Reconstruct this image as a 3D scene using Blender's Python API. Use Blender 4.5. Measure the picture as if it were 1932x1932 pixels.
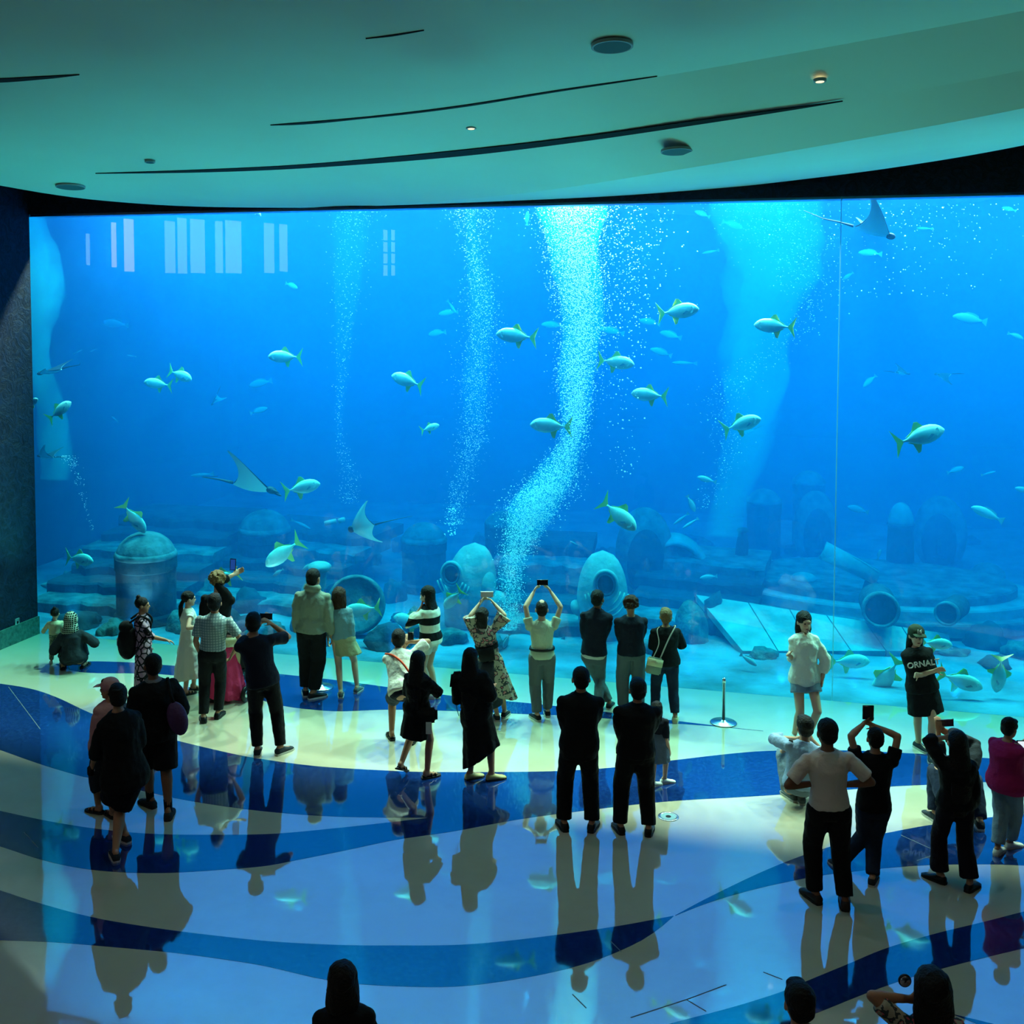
import bpy, bmesh, math, random
from mathutils import Vector, Matrix, noise, Quaternion
from mathutils.geometry import tessellate_polygon
random.seed(7)
for o in list(bpy.data.objects): bpy.data.objects.remove(o)
SC = bpy.context.scene
COL = SC.collection
PI = math.pi
P_ROW, P_DEEP, P_GLASS, P_UP, P_BELLY = 4500, 1020, 1750, 330, 120
W_AB, W_SC = (.50, .065, .012), (.002, .031, .088)
# ---------------------------------------------------------------- camera (photograph treated as 1932 x 1932)
FPX, PX, PY, CAMZ = 2100.0, 870.0, 688.0, 5.6
PITCH = math.atan((PY - 570.0) / FPX)
cam_data = bpy.data.cameras.new('camera')
cam = bpy.data.objects.new('camera', cam_data); COL.objects.link(cam)
cam.location = (0, 0, CAMZ); cam.rotation_euler = (PI/2 - PITCH, 0, 0)
cam_data.sensor_width = 36.0; cam_data.lens = 36.0*FPX/1932.0
cam_data.shift_x = (966 - PX)/1932.0; cam_data.shift_y = (PY - 966)/1932.0
cam_data.clip_end = 200
SC.camera = cam
_f = Vector((0, math.cos(PITCH), -math.sin(PITCH))); _u = Vector((0, math.sin(PITCH), math.cos(PITCH)))
def ray(u, v): return _f + Vector((1, 0, 0))*((u-PX)/FPX) + _u*((PY-v)/FPX)
EYE = Vector((0, 0, CAMZ))
def gp(u, v, z=0.0):                       # the point of the level plane z seen at a photo position
    d = ray(u, v); return EYE + d*((z-CAMZ)/d.z)
def at_y(u, v, y):                         # the point at depth y
    d = ray(u, v); return EYE + d*(y/d.y)
# ---------------------------------------------------------------- view, world
vs = SC.view_settings
vs.view_transform = 'Standard'; vs.look = 'None'; vs.gamma = 1.0; vs.exposure = 0.0; vs.use_curve_mapping = False
SC.display_settings.display_device = 'sRGB'
cy = SC.cycles
cy.max_bounces = 7; cy.diffuse_bounces = 3; cy.glossy_bounces = 3; cy.transmission_bounces = 4
cy.volume_bounces = 1; cy.transparent_max_bounces = 24
cy.sample_clamp_indirect = 6.0; cy.caustics_reflective = False; cy.caustics_refractive = False
cy.adaptive_threshold = .03; cy.use_denoising = True; cy.blur_glossy = 0.5
w = bpy.data.worlds.new('world'); SC.world = w; w.use_nodes = True
w.node_tree.nodes['Background'].inputs[0].default_value = (0.35, 0.5, 0.55, 1)
w.node_tree.nodes['Background'].inputs[1].default_value = 0.02
# the viewing window of the tank: one long plane
GL = gp(72, 1195); GR = gp(1932, 1353)
GT = (GR-GL).normalized(); GN = Vector((-GT.y, GT.x, 0))      # along the glass, and into the tank
GLASS_H = 7.05
def gw(s, d, z): return GL + GT*s + GN*d + Vector((0, 0, z))   # s along, d behind the glass
def tp(u, v, d):                            # the point seen at a photo position, d behind the glass
    r = ray(u, v); t = ((GL-EYE).dot(GN) + d)/r.dot(GN); return EYE + r*t
def to_s(p): return (p-GL).dot(GT)
# ---------------------------------------------------------------- lamps
def area(name, loc, rot, sx, sy, power, col, spread=PI):
    l = bpy.data.lights.new(name, 'AREA'); l.shape = 'RECTANGLE'; l.size = sx; l.size_y = sy; l.energy = power; l.color = col; l.spread = spread
    o = bpy.data.objects.new(name, l); COL.objects.link(o); o.location = loc; o.rotation_euler = rot; return o
GANG = math.atan2(GT.y, GT.x)
# two rows of lamps hang over the water of the tank, one near the glass and one over the deep
def spot(name, loc, rot, power, col, cone, radius, blend=.6):
    l = bpy.data.lights.new(name, 'SPOT'); l.energy = power; l.color = col; l.spot_size = cone; l.spot_blend = blend; l.shadow_soft_size = radius
    o = bpy.data.objects.new(name, l); COL.objects.link(o); o.location = loc; o.rotation_euler = rot; return o
for i in range(9):
    spot('tank_lamp_front', gw(1.1 + 2.35*i, 2.0, 9.3), (math.radians(-34), 0, GANG), P_ROW, (1.0, 0.74, 0.54), math.radians(100), .16, .35)
for i in range(9):
    spot('tank_lamp_glass', gw(.3 + 2.4*i, 0.55, 8.7), (math.radians(22), 0, GANG), P_GLASS, (0.08, 0.66, 1.0), math.radians(120), .12, .5)
for i in range(8):
    spot('tank_lamp_deep', gw(-.5 + 2.8*i, 7.5, 9.8), (0, 0, GANG), P_DEEP, (0.3, 0.8, 1.0), math.radians(98), .5, .5)
for i in range(9):                          # added unseen spots at the foot of the glass brighten the ceiling
    spot('tank_lamp_floor', gw(.6 + 2.3*i, .16, .12), (math.radians(180+24), 0, GANG), P_UP, (0.05, 1.0, 0.92), math.radians(54), .05, .8)
for i in range(9):                          # second added set, turned round, fills the fish and rays from below
    spot('tank_lamp_floor', gw(1.6 + 2.3*i, .22, .10), (math.radians(180-32), 0, GANG), P_BELLY, (0.35, 0.95, 1.0), math.radians(64), .05, .9)
# ---------------------------------------------------------------- materials
MATS = {}
def nt_new(name):
    m = bpy.data.materials.new(name); m.use_nodes = True; n = m.node_tree; n.nodes.clear()
    out = n.nodes.new('ShaderNodeOutputMaterial'); return m, n, out
def lin(c):                                 # sRGB 0..255 to linear
    return tuple(((x/255)/12.92 if x/255 <= 0.04045 else ((x/255+0.055)/1.055)**2.4) for x in c) + (1,)
def mat(name, col, rough=0.8, metal=0.0, noise_s=0, noise_a=0.15, bump=0, bump_s=30, spec=0.3, sheen=0, col2=None):
    if name in MATS: return MATS[name]
    m, n, out = nt_new(name); b = n.nodes.new('ShaderNodeBsdfPrincipled'); n.links.new(b.outputs[0], out.inputs[0])
    c = lin(col); b.inputs['Base Color'].default_value = c; b.inputs['Roughness'].default_value = rough
    b.inputs['Metallic'].default_value = metal; b.inputs['Specular IOR Level'].default_value = spec
    tc = None
    if noise_s or bump:
        tc = n.nodes.new('ShaderNodeTexCoord')
    if noise_s:
        t = n.nodes.new('ShaderNodeTexNoise'); t.inputs['Scale'].default_value = noise_s; t.inputs['Detail'].default_value = 5
        n.links.new(tc.outputs['Object'], t.inputs[0])
        mx = n.nodes.new('ShaderNodeMix'); mx.data_type = 'RGBA'
        c2 = lin(col2) if col2 else tuple(x*(1-noise_a*2.2) for x in c[:3]) + (1,)
        r = n.nodes.new('ShaderNodeMapRange'); r.inputs[1].default_value = 0.35; r.inputs[2].default_value = 0.65
        n.links.new(t.outputs[0], r.inputs[0]); n.links.new(r.outputs[0], mx.inputs[0])
        mx.inputs[6].default_value = c; mx.inputs[7].default_value = c2
        n.links.new(mx.outputs[2], b.inputs['Base Color'])
    if bump:
        t = n.nodes.new('ShaderNodeTexNoise'); t.inputs['Scale'].default_value = bump_s; t.inputs['Detail'].default_value = 4
        n.links.new(tc.outputs['Object'], t.inputs[0])
        bp = n.nodes.new('ShaderNodeBump'); bp.inputs['Strength'].default_value = bump; bp.inputs['Distance'].default_value = 0.05
        n.links.new(t.outputs[0], bp.inputs['Height']); n.links.new(bp.outputs[0], b.inputs['Normal'])
    MATS[name] = m; return m
def emis(name, col, s):
    if name in MATS: return MATS[name]
    m, n, out = nt_new(name); e = n.nodes.new('ShaderNodeEmission'); e.inputs[0].default_value = col; e.inputs[1].default_value = s
    n.links.new(e.outputs[0], out.inputs[0]); MATS[name] = m; return m
def floor_mat(name, col, col2, gloss, rough, scale):
    m, n, out = nt_new(name)
    d = n.nodes.new('ShaderNodeBsdfDiffuse'); g = n.nodes.new('ShaderNodeBsdfGlossy'); mx = n.nodes.new('ShaderNodeMixShader')
    tc = n.nodes.new('ShaderNodeTexCoord'); t = n.nodes.new('ShaderNodeTexNoise'); t.inputs['Scale'].default_value = scale; t.inputs['Detail'].default_value = 6
    t.inputs['Roughness'].default_value = 0.65
    n.links.new(tc.outputs['Object'], t.inputs[0])
    c = n.nodes.new('ShaderNodeMix'); c.data_type = 'RGBA'; c.inputs[6].default_value = lin(col); c.inputs[7].default_value = lin(col2)
    r = n.nodes.new('ShaderNodeMapRange'); r.inputs[1].default_value = 0.45; r.inputs[2].default_value = 0.75
    n.links.new(t.outputs[0], r.inputs[0]); n.links.new(r.outputs[0], c.inputs[0]); n.links.new(c.outputs[2], d.inputs[0])
    g.inputs[0].default_value = (1, 1, 1, 1); g.inputs[1].default_value = rough
    lw = n.nodes.new('ShaderNodeLayerWeight'); lw.inputs[0].default_value = 0.5
    mr = n.nodes.new('ShaderNodeMapRange'); mr.inputs[3].default_value = gloss[0]; mr.inputs[4].default_value = gloss[1]
    n.links.new(lw.outputs['Facing'], mr.inputs[0]); n.links.new(mr.outputs[0], mx.inputs[0])
    n.links.new(d.outputs[0], mx.inputs[1]); n.links.new(g.outputs[0], mx.inputs[2]); n.links.new(mx.outputs[0], out.inputs[0])
    # large soft undulation of the polished slab
    t2 = n.nodes.new('ShaderNodeTexNoise'); t2.inputs['Scale'].default_value = 1.3; n.links.new(tc.outputs['Object'], t2.inputs[0])
    bp = n.nodes.new('ShaderNodeBump'); bp.inputs['Strength'].default_value = 0.06; bp.inputs['Distance'].default_value = 0.05
    n.links.new(t2.outputs[0], bp.inputs['Height']); n.links.new(bp.outputs[0], g.inputs['Normal'])
    MATS[name] = m; return m
M_CREAM = floor_mat('cream_floor', (226, 214, 186), (214, 200, 170), (0.22, 0.64), 0.035, 0.6)
M_BLUE = floor_mat('blue_stone', (11, 42, 102), (26, 70, 138), (0.10, 0.42), 0.05, 22)
def glass_mat():
    m, n, out = nt_new('acrylic'); t = n.nodes.new('ShaderNodeBsdfTransparent'); g = n.nodes.new('ShaderNodeBsdfGlossy'); mx = n.nodes.new('ShaderNodeMixShader')
    t.inputs[0].default_value = (0.97, 0.99, 1, 1); g.inputs[1].default_value = 0.0
    fr = n.nodes.new('ShaderNodeFresnel'); fr.inputs[0].default_value = 1.49
    n.links.new(fr.outputs[0], mx.inputs[0]); n.links.new(t.outputs[0], mx.inputs[1]); n.links.new(g.outputs[0], mx.inputs[2]); n.links.new(mx.outputs[0], out.inputs[0])
    return m
M_GLASS = glass_mat()
def volume_mat(name, ab, sc, g=0.0):
    m, n, out = nt_new(name)
    a = n.nodes.new('ShaderNodeVolumeAbsorption'); s = n.nodes.new('ShaderNodeVolumeScatter'); ad = n.nodes.new('ShaderNodeAddShader')
    k = max(ab); a.inputs[0].default_value = tuple(1-x/k for x in ab) + (1,); a.inputs[1].default_value = k
    k = max(sc); s.inputs[0].default_value = tuple(x/k for x in sc) + (1,); s.inputs[1].default_value = k
    s.inputs['Anisotropy'].default_value = g
    n.links.new(a.outputs[0], ad.inputs[0]); n.links.new(s.outputs[0], ad.inputs[1]); n.links.new(ad.outputs[0], out.inputs['Volume'])
    return m
# ---------------------------------------------------------------- helpers
def props(o, label=None, cat=None, group=None, kind=None):
    if label: o['label'] = label
    if cat: o['category'] = cat
    if group: o['group'] = group
    if kind: o['kind'] = kind
    return o
def link(name, me, m=None, parent=None, smooth=False):
    if m is not None: me.materials.append(m)
    if smooth:
        me.polygons.foreach_set('use_smooth', [True]*len(me.polygons))
    o = bpy.data.objects.new(name, me); COL.objects.link(o)
    if parent: o.parent = parent
    return o
def obj(name, bm, m=None, parent=None, smooth=False):
    me = bpy.data.meshes.new(name); bm.to_mesh(me); bm.free(); return link(name, me, m, parent, smooth)
def pyd(name, vs_, fs, m=None, parent=None, smooth=False):
    me = bpy.data.meshes.new(name); me.from_pydata([tuple(v) for v in vs_], [], fs); me.update(); return link(name, me, m, parent, smooth)
def empty(name, loc=(0, 0, 0), rot=(0, 0, 0), label=None, cat=None, group=None):
    o = bpy.data.objects.new(name, None); COL.objects.link(o); o.location = loc; o.rotation_euler = rot; o.empty_display_size = .1
    return props(o, label, cat, group)
def copy_tree(o, parent=None):
    c = o.copy(); COL.objects.link(c)
    if parent: c.parent = parent
    for ch in list(o.children): copy_tree(ch, c)
    return c
def box(bm, a, b, M=None):                  # axis-aligned box between corners
    vs_ = [bm.verts.new(Vector((x, y, z)) if M is None else M @ Vector((x, y, z))) for x in (a[0], b[0]) for y in (a[1], b[1]) for z in (a[2], b[2])]
    for f in ((0, 1, 3, 2), (4, 6, 7, 5), (0, 4, 5, 1), (2, 3, 7, 6), (0, 2, 6, 4), (1, 5, 7, 3)): bm.faces.new([vs_[i] for i in f])
def frame_of(d, ref=Vector((0, 0, 1))):
    d = d.normalized()
    if abs(d.dot(ref)) > .98: ref = Vector((0, 1, 0))
    x = ref.cross(d).normalized(); y = d.cross(x).normalized(); return x, y
def rings(bm, secs, n=14, caps=True):       # secs: list of (centre, axis_x vec, axis_y vec)
    R = []
    for c, ax, ay in secs:
        R.append([bm.verts.new(c + ax*math.cos(2*PI*k/n) + ay*math.sin(2*PI*k/n)) for k in range(n)])
    for a, b in zip(R, R[1:]):
        for k in range(n): bm.faces.new((a[k], a[(k+1) % n], b[(k+1) % n], b[k]))
    if caps:
        bm.faces.new(list(reversed(R[0]))); bm.faces.new(R[-1])
    return R
def tube(bm, pts, rad, n=8, caps=True):     # round tube through points
    pts = [Vector(p) for p in pts]; secs = []
    x = None
    for i, p in enumerate(pts):
        d = (pts[min(i+1, len(pts)-1)] - pts[max(i-1, 0)]).normalized()
        if x is None: x, y = frame_of(d)
        else:
            x = (x - d*x.dot(d)).normalized(); y = d.cross(x)
        r = rad[i] if isinstance(rad, (list, tuple)) else rad
        secs.append((p, x*r, y*r))
    rings(bm, secs, n, caps)
def capsule(bm, a, b, ra, rb, n=12):        # tapered capsule with round ends
    a = Vector(a); b = Vector(b); d = (b-a); L = d.length
    if L < 1e-6: d = Vector((0, 0, 1)); L = 1e-6
    d = d/ (L if L else 1); x, y = frame_of(d); secs = []
    for k in range(1, 4): t = k/4*PI/2; secs.append((a - d*ra*math.cos(t), x*ra*math.sin(t), y*ra*math.sin(t)))
    secs.append((a, x*ra, y*ra)); secs.append((b, x*rb, y*rb))
    for k in range(3, 0, -1): t = k/4*PI/2; secs.append((b + d*rb*math.cos(t), x*rb*math.sin(t), y*rb*math.sin(t)))
    rings(bm, secs, n)
def ellipsoid(bm, c, rx, ry, rz, R=None, nu=14, nv=9):
    c = Vector(c); R = R or Matrix.Identity(3); X, Y, Z = R @ Vector((1, 0, 0)), R @ Vector((0, 1, 0)), R @ Vector((0, 0, 1)); secs = []
    for k in range(1, nv):
        t = PI*k/nv; secs.append((c - Z*rz*math.cos(t), X*rx*math.sin(t), Y*ry*math.sin(t)))
    rings(bm, secs, nu)
def lathe(bm, prof, n=24, c=(0, 0, 0), caps=True):
    c = Vector(c); rings(bm, [(c+Vector((0, 0, z)), Vector((max(r, 1e-4), 0, 0)), Vector((0, max(r, 1e-4), 0))) for r, z in prof], n, caps)
def spline(pts, n=8):                       # Catmull-Rom through 2-D or 3-D points
    pts = [Vector(p) for p in pts]; out = []
    for i in range(len(pts)-1):
        p0 = pts[max(i-1, 0)]; p1 = pts[i]; p2 = pts[i+1]; p3 = pts[min(i+2, len(pts)-1)]
        for k in range(n):
            t = k/n; out.append(.5*((2*p1) + (p2-p0)*t + (2*p0-5*p1+4*p2-p3)*t*t + (3*p1-p0-3*p2+p3)*t**3))
    out.append(pts[-1]); return out

# ---- plain-language place words, so that each of many alike things gets a label of its own
MARKS = [((277, 1080), 'the big dark domed drum'), ((470, 918), 'the pale manta ray'), ((886, 1100), 'the blunt snouted eye mask'), ((1136, 1110), 'the ringed eye mask'), ((1272, 1065), 'the crested helmet'), ((1697, 1030), 'the round topped pillar'), ((1606, 1064), 'the leaning beam'), ((672, 1140), 'the carved disc'),
 ((1430, 560), 'the wide white plume'), ((1430, 820), 'the lower wide plume'), ((1085, 560), 'the tall bubble column'), ((1040, 900), 'the bend of the bubble column'), ((900, 620), 'the middle bubble stream'), ((650, 620), 'the thin bubble stream'), ((90, 650), 'the corner plume'), ((1640, 436), 'the eagle ray'), ((380, 460), 'the mirrored windows'), ((688, 994), 'the white bellied ray'), ((1500, 1180), 'the sloping ramp'), ((1668, 1140), 'the round terrace'), ((1760, 820), 'the largest pompano right of the seam'), ((573, 1120), 'the pale leaning stump'), ((1840, 1150), 'the short bent pillar')]
USED = set()
def where(noun, u, v):
    c = []
    for (a, b), n in MARKS:
        dx, dy = u-a, v-b; D = math.hypot(dx, dy); d = ('right of' if dx > 0 else 'left of') if abs(dx) > abs(dy) else ('below' if dy > 0 else 'above')
        diag = min(abs(dx), abs(dy)) > .5*max(abs(dx), abs(dy)); e = ('just ' if D < 70 else ('' if D < 160 else 'well '))
        if diag: d = ('low and ' if dy > 0 else 'high and ') + ('right of' if dx > 0 else 'left of')
        c.append((D, noun + ' ' + e + d + ' ' + n))
    for _, l in sorted(c):
        if l not in USED: USED.add(l); return l
    return l
# ---------------------------------------------------------------- floor
bm = bmesh.new()
fl = [gw(-4.2, 0, 0) + GN*0, gw(26, 0, 0), Vector((26, -16, 0)), Vector((-16, -16, 0)), Vector((-16, 14, 0))]
q = [Vector((-20, -16, 0)), Vector((20, -16, 0)), gw(20, 0, 0), gw(0, 0, 0), Vector((-20, 17, 0))]
top = [bm.verts.new(p) for p in q]; bm.faces.new(top)
bot = [bm.verts.new(p - Vector((0, 0, .3))) for p in q]; bm.faces.new(list(reversed(bot)))
for i in range(5): bm.faces.new((top[(i+1) % 5], top[i], bot[i], bot[(i+1) % 5]))
floor = props(obj('floor', bm, M_CREAM), kind='structure')
# blue stone waves let into the cream floor (photo outlines laid on the ground plane)
def inlay(upper, lower, name='wave_inlay'):
    up = spline([(a, b, 0) for a, b in upper], 8); lo = spline([(a, b, 0) for a, b in lower], 8)
    def resample(P, n=90):
        xs = [P[0].x + (P[-1].x-P[0].x)*i/n for i in range(n+1)]; out = []; j = 0
        for x in xs:
            while j < len(P)-2 and P[j+1].x < x: j += 1
            a, b = P[j], P[j+1]; t = 0 if abs(b.x-a.x) < 1e-9 else max(0, min(1, (x-a.x)/(b.x-a.x))); out.append((a+(b-a)*t))
        return out
    U = resample(up); L = resample(lo); V = []; F = []
    for a, b in zip(U, L):
        p = gp(a.x, a.y); q_ = gp(b.x, max(b.y, a.y+.05)); V += [p + Vector((0, 0, .0015)), q_ + Vector((0, 0, .0015)), p, q_]
    for i in range(len(U)-1):
        k = 4*i; F += [(k, k+1, k+5, k+4), (k, k+4, k+6, k+2), (k+1, k+3, k+7, k+5)]
    return pyd(name, V, F, M_BLUE, floor)
inlay([(105, 1254), (164, 1248), (249, 1250), (312, 1255), (440, 1263), (530, 1272), (640, 1284), (735, 1297), (870, 1315), (1010, 1328), (1130, 1342), (1250, 1357), (1340, 1368), (1400, 1375), (1440, 1379)],
      [(105, 1254.5), (140, 1266), (180, 1270), (249, 1270.5), (312, 1273), (400, 1285), (460, 1310), (530, 1331), (600, 1340), (650, 1342), (740, 1339), (870, 1342), (980, 1347), (1060, 1350), (1150, 1356), (1250, 1363.5), (1340, 1370), (1440, 1379.5)])
upB = [(-520, 1255), (-250, 1268), (-40, 1287), (0, 1290), (60, 1300), (110, 1317), (172, 1346), (240, 1370), (325, 1395), (420, 1418), (480, 1430), (600, 1446), (750, 1455), (900, 1457), (1050, 1455), (1160, 1448), (1250, 1437), (1400, 1420), (1490, 1416), (1600, 1416), (1690, 1420), (1800, 1426), (1885, 1432), (1990, 1438), (2200, 1442), (2500, 1440)]
loB = [(-520, 1262), (-250, 1320), (-40, 1402), (0, 1415), (76, 1442), (150, 1464), (186, 1472), (250, 1488), (330, 1506), (420, 1521), (520, 1533), (640, 1541), (805, 1543)]
upC = [(-520, 1420), (-250, 1462), (-40, 1520), (0, 1530), (100, 1551), (200, 1566), (300, 1574), (420, 1575), (520, 1573), (640, 1562), (740, 1551), (805, 1543.5)]
loC = [(-520, 1428), (-250, 1502), (-40, 1586), (0, 1597), (77, 1622), (150, 1638), (230, 1646), (320, 1647), (420, 1641), (500, 1634), (560, 1623), (650, 1605), (740, 1586), (860, 1568), (980, 1546), (1100, 1530), (1250, 1513), (1400, 1504), (1491, 1498), (1600, 1490), (1682, 1484), (1745, 1481), (1847, 1476), (1990, 1474), (2200, 1465), (2500, 1441)]
inlay([p for p in upB if p[0] < 800] + [(805, 1456.5)], loB)
inlay(upC, [p for p in loC if p[0] < 800] + [(805, 1576)])
inlay([(805, 1456.5)] + [p for p in upB if p[0] > 850], [(805, 1576)] + [p for p in loC if p[0] > 850])
inlay([(-520, 1560), (-250, 1612), (-40, 1668), (0, 1680), (77, 1705), (180, 1732), (300, 1752), (420, 1767), (520, 1777), (640, 1783), (740, 1784), (860, 1783), (960, 1775), (1080, 1760), (1180, 1745), (1270, 1728)],
      [(-520, 1566), (-250, 1700), (-40, 1772), (0, 1774), (100, 1778), (200, 1786), (320, 1797), (420, 1810), (500, 1823), (600, 1846), (680, 1857), (780, 1862), (870, 1861), (960, 1850), (1050, 1833), (1130, 1810), (1200, 1780), (1240, 1755), (1271, 1729)])
inlay([(1274, 1727), (1320, 1702), (1380, 1672), (1440, 1644), (1504, 1618), (1555, 1601), (1618, 1583), (1682, 1570), (1753, 1557), (1860, 1543), (1990, 1533), (2200, 1530), (2500, 1540)],
      [(1274, 1728), (1330, 1706), (1380, 1690), (1440, 1674), (1501, 1661), (1549, 1652), (1631, 1642), (1695, 1636), (1766, 1632), (1868, 1631), (1990, 1633), (2200, 1620), (2500, 1542)])
inlay([(1180, 1957), (1270, 1930), (1380, 1901), (1470, 1873), (1520, 1852), (1600, 1819), (1670, 1790), (1760, 1763), (1850, 1741), (1990, 1708), (2200, 1680), (2500, 1670)],
      [(1180, 2020), (1400, 1958), (1470, 1938), (1540, 1912), (1640, 1872), (1720, 1844), (1780, 1827), (1850, 1809), (1990, 1776), (2200, 1730), (2500, 1672)])
inlay([(1800, 1914), (1850, 1926), (1930, 1946), (2000, 1962)], [(1800, 1915), (1850, 1935), (1930, 1970), (2000, 2000)])
M_JOINT = mat('joint_filler', (104, 116, 116), .6)
def joint(a, b, w_=.004):                   # thin filled joints between the large floor slabs
    A, B = gp(*a), gp(*b); d = (B-A).normalized(); n = Vector((-d.y, d.x, 0))*w_; bm = bmesh.new(); z = Vector((0, 0, .0025))
    top = [bm.verts.new(p) for p in (A-n+z, A+n+z, B+n+z, B-n+z)]; lo = [bm.verts.new(p) for p in (A-n, A+n, B+n, B-n)]; bm.faces.new(top)
    for i in range(4): bm.faces.new((top[(i+1) % 4], top[i], lo[i], lo[(i+1) % 4]))
    obj('joint', bm, M_JOINT, floor)
for a, b in (((1190, 1920), (1295, 1886)), ((1295, 1886), (1370, 1858)), ((1295, 1886), (1332, 1908)), ((1080, 1876), (1106, 1902)), ((16, 1296), (76, 1376)), ((45, 1570), (72, 1600)), ((1152, 1776), (1172, 1796)), ((1440, 1834), (1476, 1848)), ((1730, 1624), (1766, 1612)), ((1700, 1576), (1762, 1604))): joint(a, b)
# ---------------------------------------------------------------- dark stone walls
def stone_wall_mat():
    m, n, out = nt_new('rough_dark_stone'); b = n.nodes.new('ShaderNodeBsdfPrincipled'); n.links.new(b.outputs[0], out.inputs[0])
    tc = n.nodes.new('ShaderNodeTexCoord'); t = n.nodes.new('ShaderNodeTexNoise'); t.inputs['Scale'].default_value = 5; t.inputs['Detail'].default_value = 8; t.inputs['Roughness'].default_value = .7; t.inputs['Distortion'].default_value = 2.5
    n.links.new(tc.outputs['Object'], t.inputs[0]); r = n.nodes.new('ShaderNodeValToRGB'); r.color_ramp.elements[0].position = .4; r.color_ramp.elements[1].position = .68
    r.color_ramp.elements[0].color = lin((6, 16, 38)); r.color_ramp.elements[1].color = lin((22, 44, 76)); n.links.new(t.outputs[0], r.inputs[0]); n.links.new(r.outputs[0], b.inputs['Base Color'])
    b.inputs['Roughness'].default_value = .65; b.inputs['Specular IOR Level'].default_value = .25
    bp = n.nodes.new('ShaderNodeBump'); bp.inputs['Strength'].default_value = .7; bp.inputs['Distance'].default_value = .06; n.links.new(t.outputs[0], bp.inputs['Height']); n.links.new(bp.outputs[0], b.inputs['Normal'])
    return m
M_STONE = stone_wall_mat()
wd = (gp(0, 1225) - GL); wd.z = 0; wd.normalize()           # the left wall runs from the glass towards the viewer, splayed out
wn = Vector((-wd.y, wd.x, 0))
if wn.x > 0: wn = -wn
def prism(bm, base, z0, z1):
    a = [bm.verts.new(Vector((p.x, p.y, z0))) for p in base]; b = [bm.verts.new(Vector((p.x, p.y, z1))) for p in base]; n = len(base)
    bm.faces.new(list(reversed(a))); bm.faces.new(b)
    for i in range(n): bm.faces.new((a[i], a[(i+1) % n], b[(i+1) % n], b[i]))
def solid(name, base, z0, z1, m, parent=None):
    bm = bmesh.new(); prism(bm, base, z0, z1); bmesh.ops.recalc_face_normals(bm, faces=bm.faces); return obj(name, bm, m, parent)
wall_left = props(solid('wall_left', [GL, GL+wd*1.7, GL+wd*1.7+wn*4, GL+wn*4], 0, 11, M_STONE), kind='structure')
bb = solid('baseboard_left', [GL - wn*.035, GL+wd*1.7 - wn*.035, GL+wd*1.7, GL], 0, .30, mat('low_stone_band', (70, 120, 112), .5, noise_s=14, noise_a=.2, bump=.3, bump_s=25)); props(bb, kind='structure')
# bulkhead over the viewing window, back of the hall
props(solid('wall_back', [gw(-1, -.02, 0), gw(20, -.02, 0), gw(20, .5, 0), gw(-1, .5, 0)], GLASS_H, 11, M_STONE), kind='structure')
M_DARKWALL = mat('dim_wall', (60, 66, 70), .8)
rw = [gw(20, 0, 0), Vector((20, -16, 0)), Vector((20.4, -16, 0)), gw(20.4, 0, 0)]
props(solid('wall_right', rw, 0, 11, M_DARKWALL), kind='structure')
# ---------------------------------------------------------------- the viewing window
win = props(empty('window_1', GL), kind='structure')
S_SEAM = to_s(tp(1579, 850, 0))
M_EDGE_REFL = mat('window_edge', (90, 160, 205), .3)
def pane(s0, s1):
    bm = bmesh.new(); V = [gw(s0, 0.02, 0.0)-GL, gw(s1, .02, 0.0)-GL, gw(s1, .02, GLASS_H)-GL, gw(s0, .02, GLASS_H)-GL]
    a = [bm.verts.new(v) for v in V]; bm.faces.new(a)
    return obj('pane', bm, M_GLASS, win)
pane(0, S_SEAM-.004); pane(S_SEAM+.004, 20)
bm = bmesh.new(); prism(bm, [gw(S_SEAM-.006, 0.0, 0)-GL, gw(S_SEAM+.006, .0, 0)-GL, gw(S_SEAM+.006, .05, 0)-GL, gw(S_SEAM-.006, .05, 0)-GL], 0, GLASS_H)
sm, n_, o_ = nt_new('seam_bond'); a_ = n_.nodes.new('ShaderNodeBsdfTransparent'); b_ = n_.nodes.new('ShaderNodeBsdfDiffuse'); c_ = n_.nodes.new('ShaderNodeMixShader'); c_.inputs[0].default_value = .45
b_.inputs[0].default_value = (.35, .85, 1, 1); n_.links.new(a_.outputs[0], c_.inputs[1]); n_.links.new(b_.outputs[0], c_.inputs[2]); n_.links.new(c_.outputs[0], o_.inputs[0])
obj('seam', bm, sm, win)
bm = bmesh.new(); prism(bm, [gw(0, .03, 0)-GL, gw(20, .03, 0)-GL, gw(20, .30, 0)-GL, gw(0, .30, 0)-GL], GLASS_H-.035, GLASS_H); obj('window_frame', bm, M_EDGE_REFL, win)  # blue strip painted in place of the edge reflection along the glass top
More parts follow.
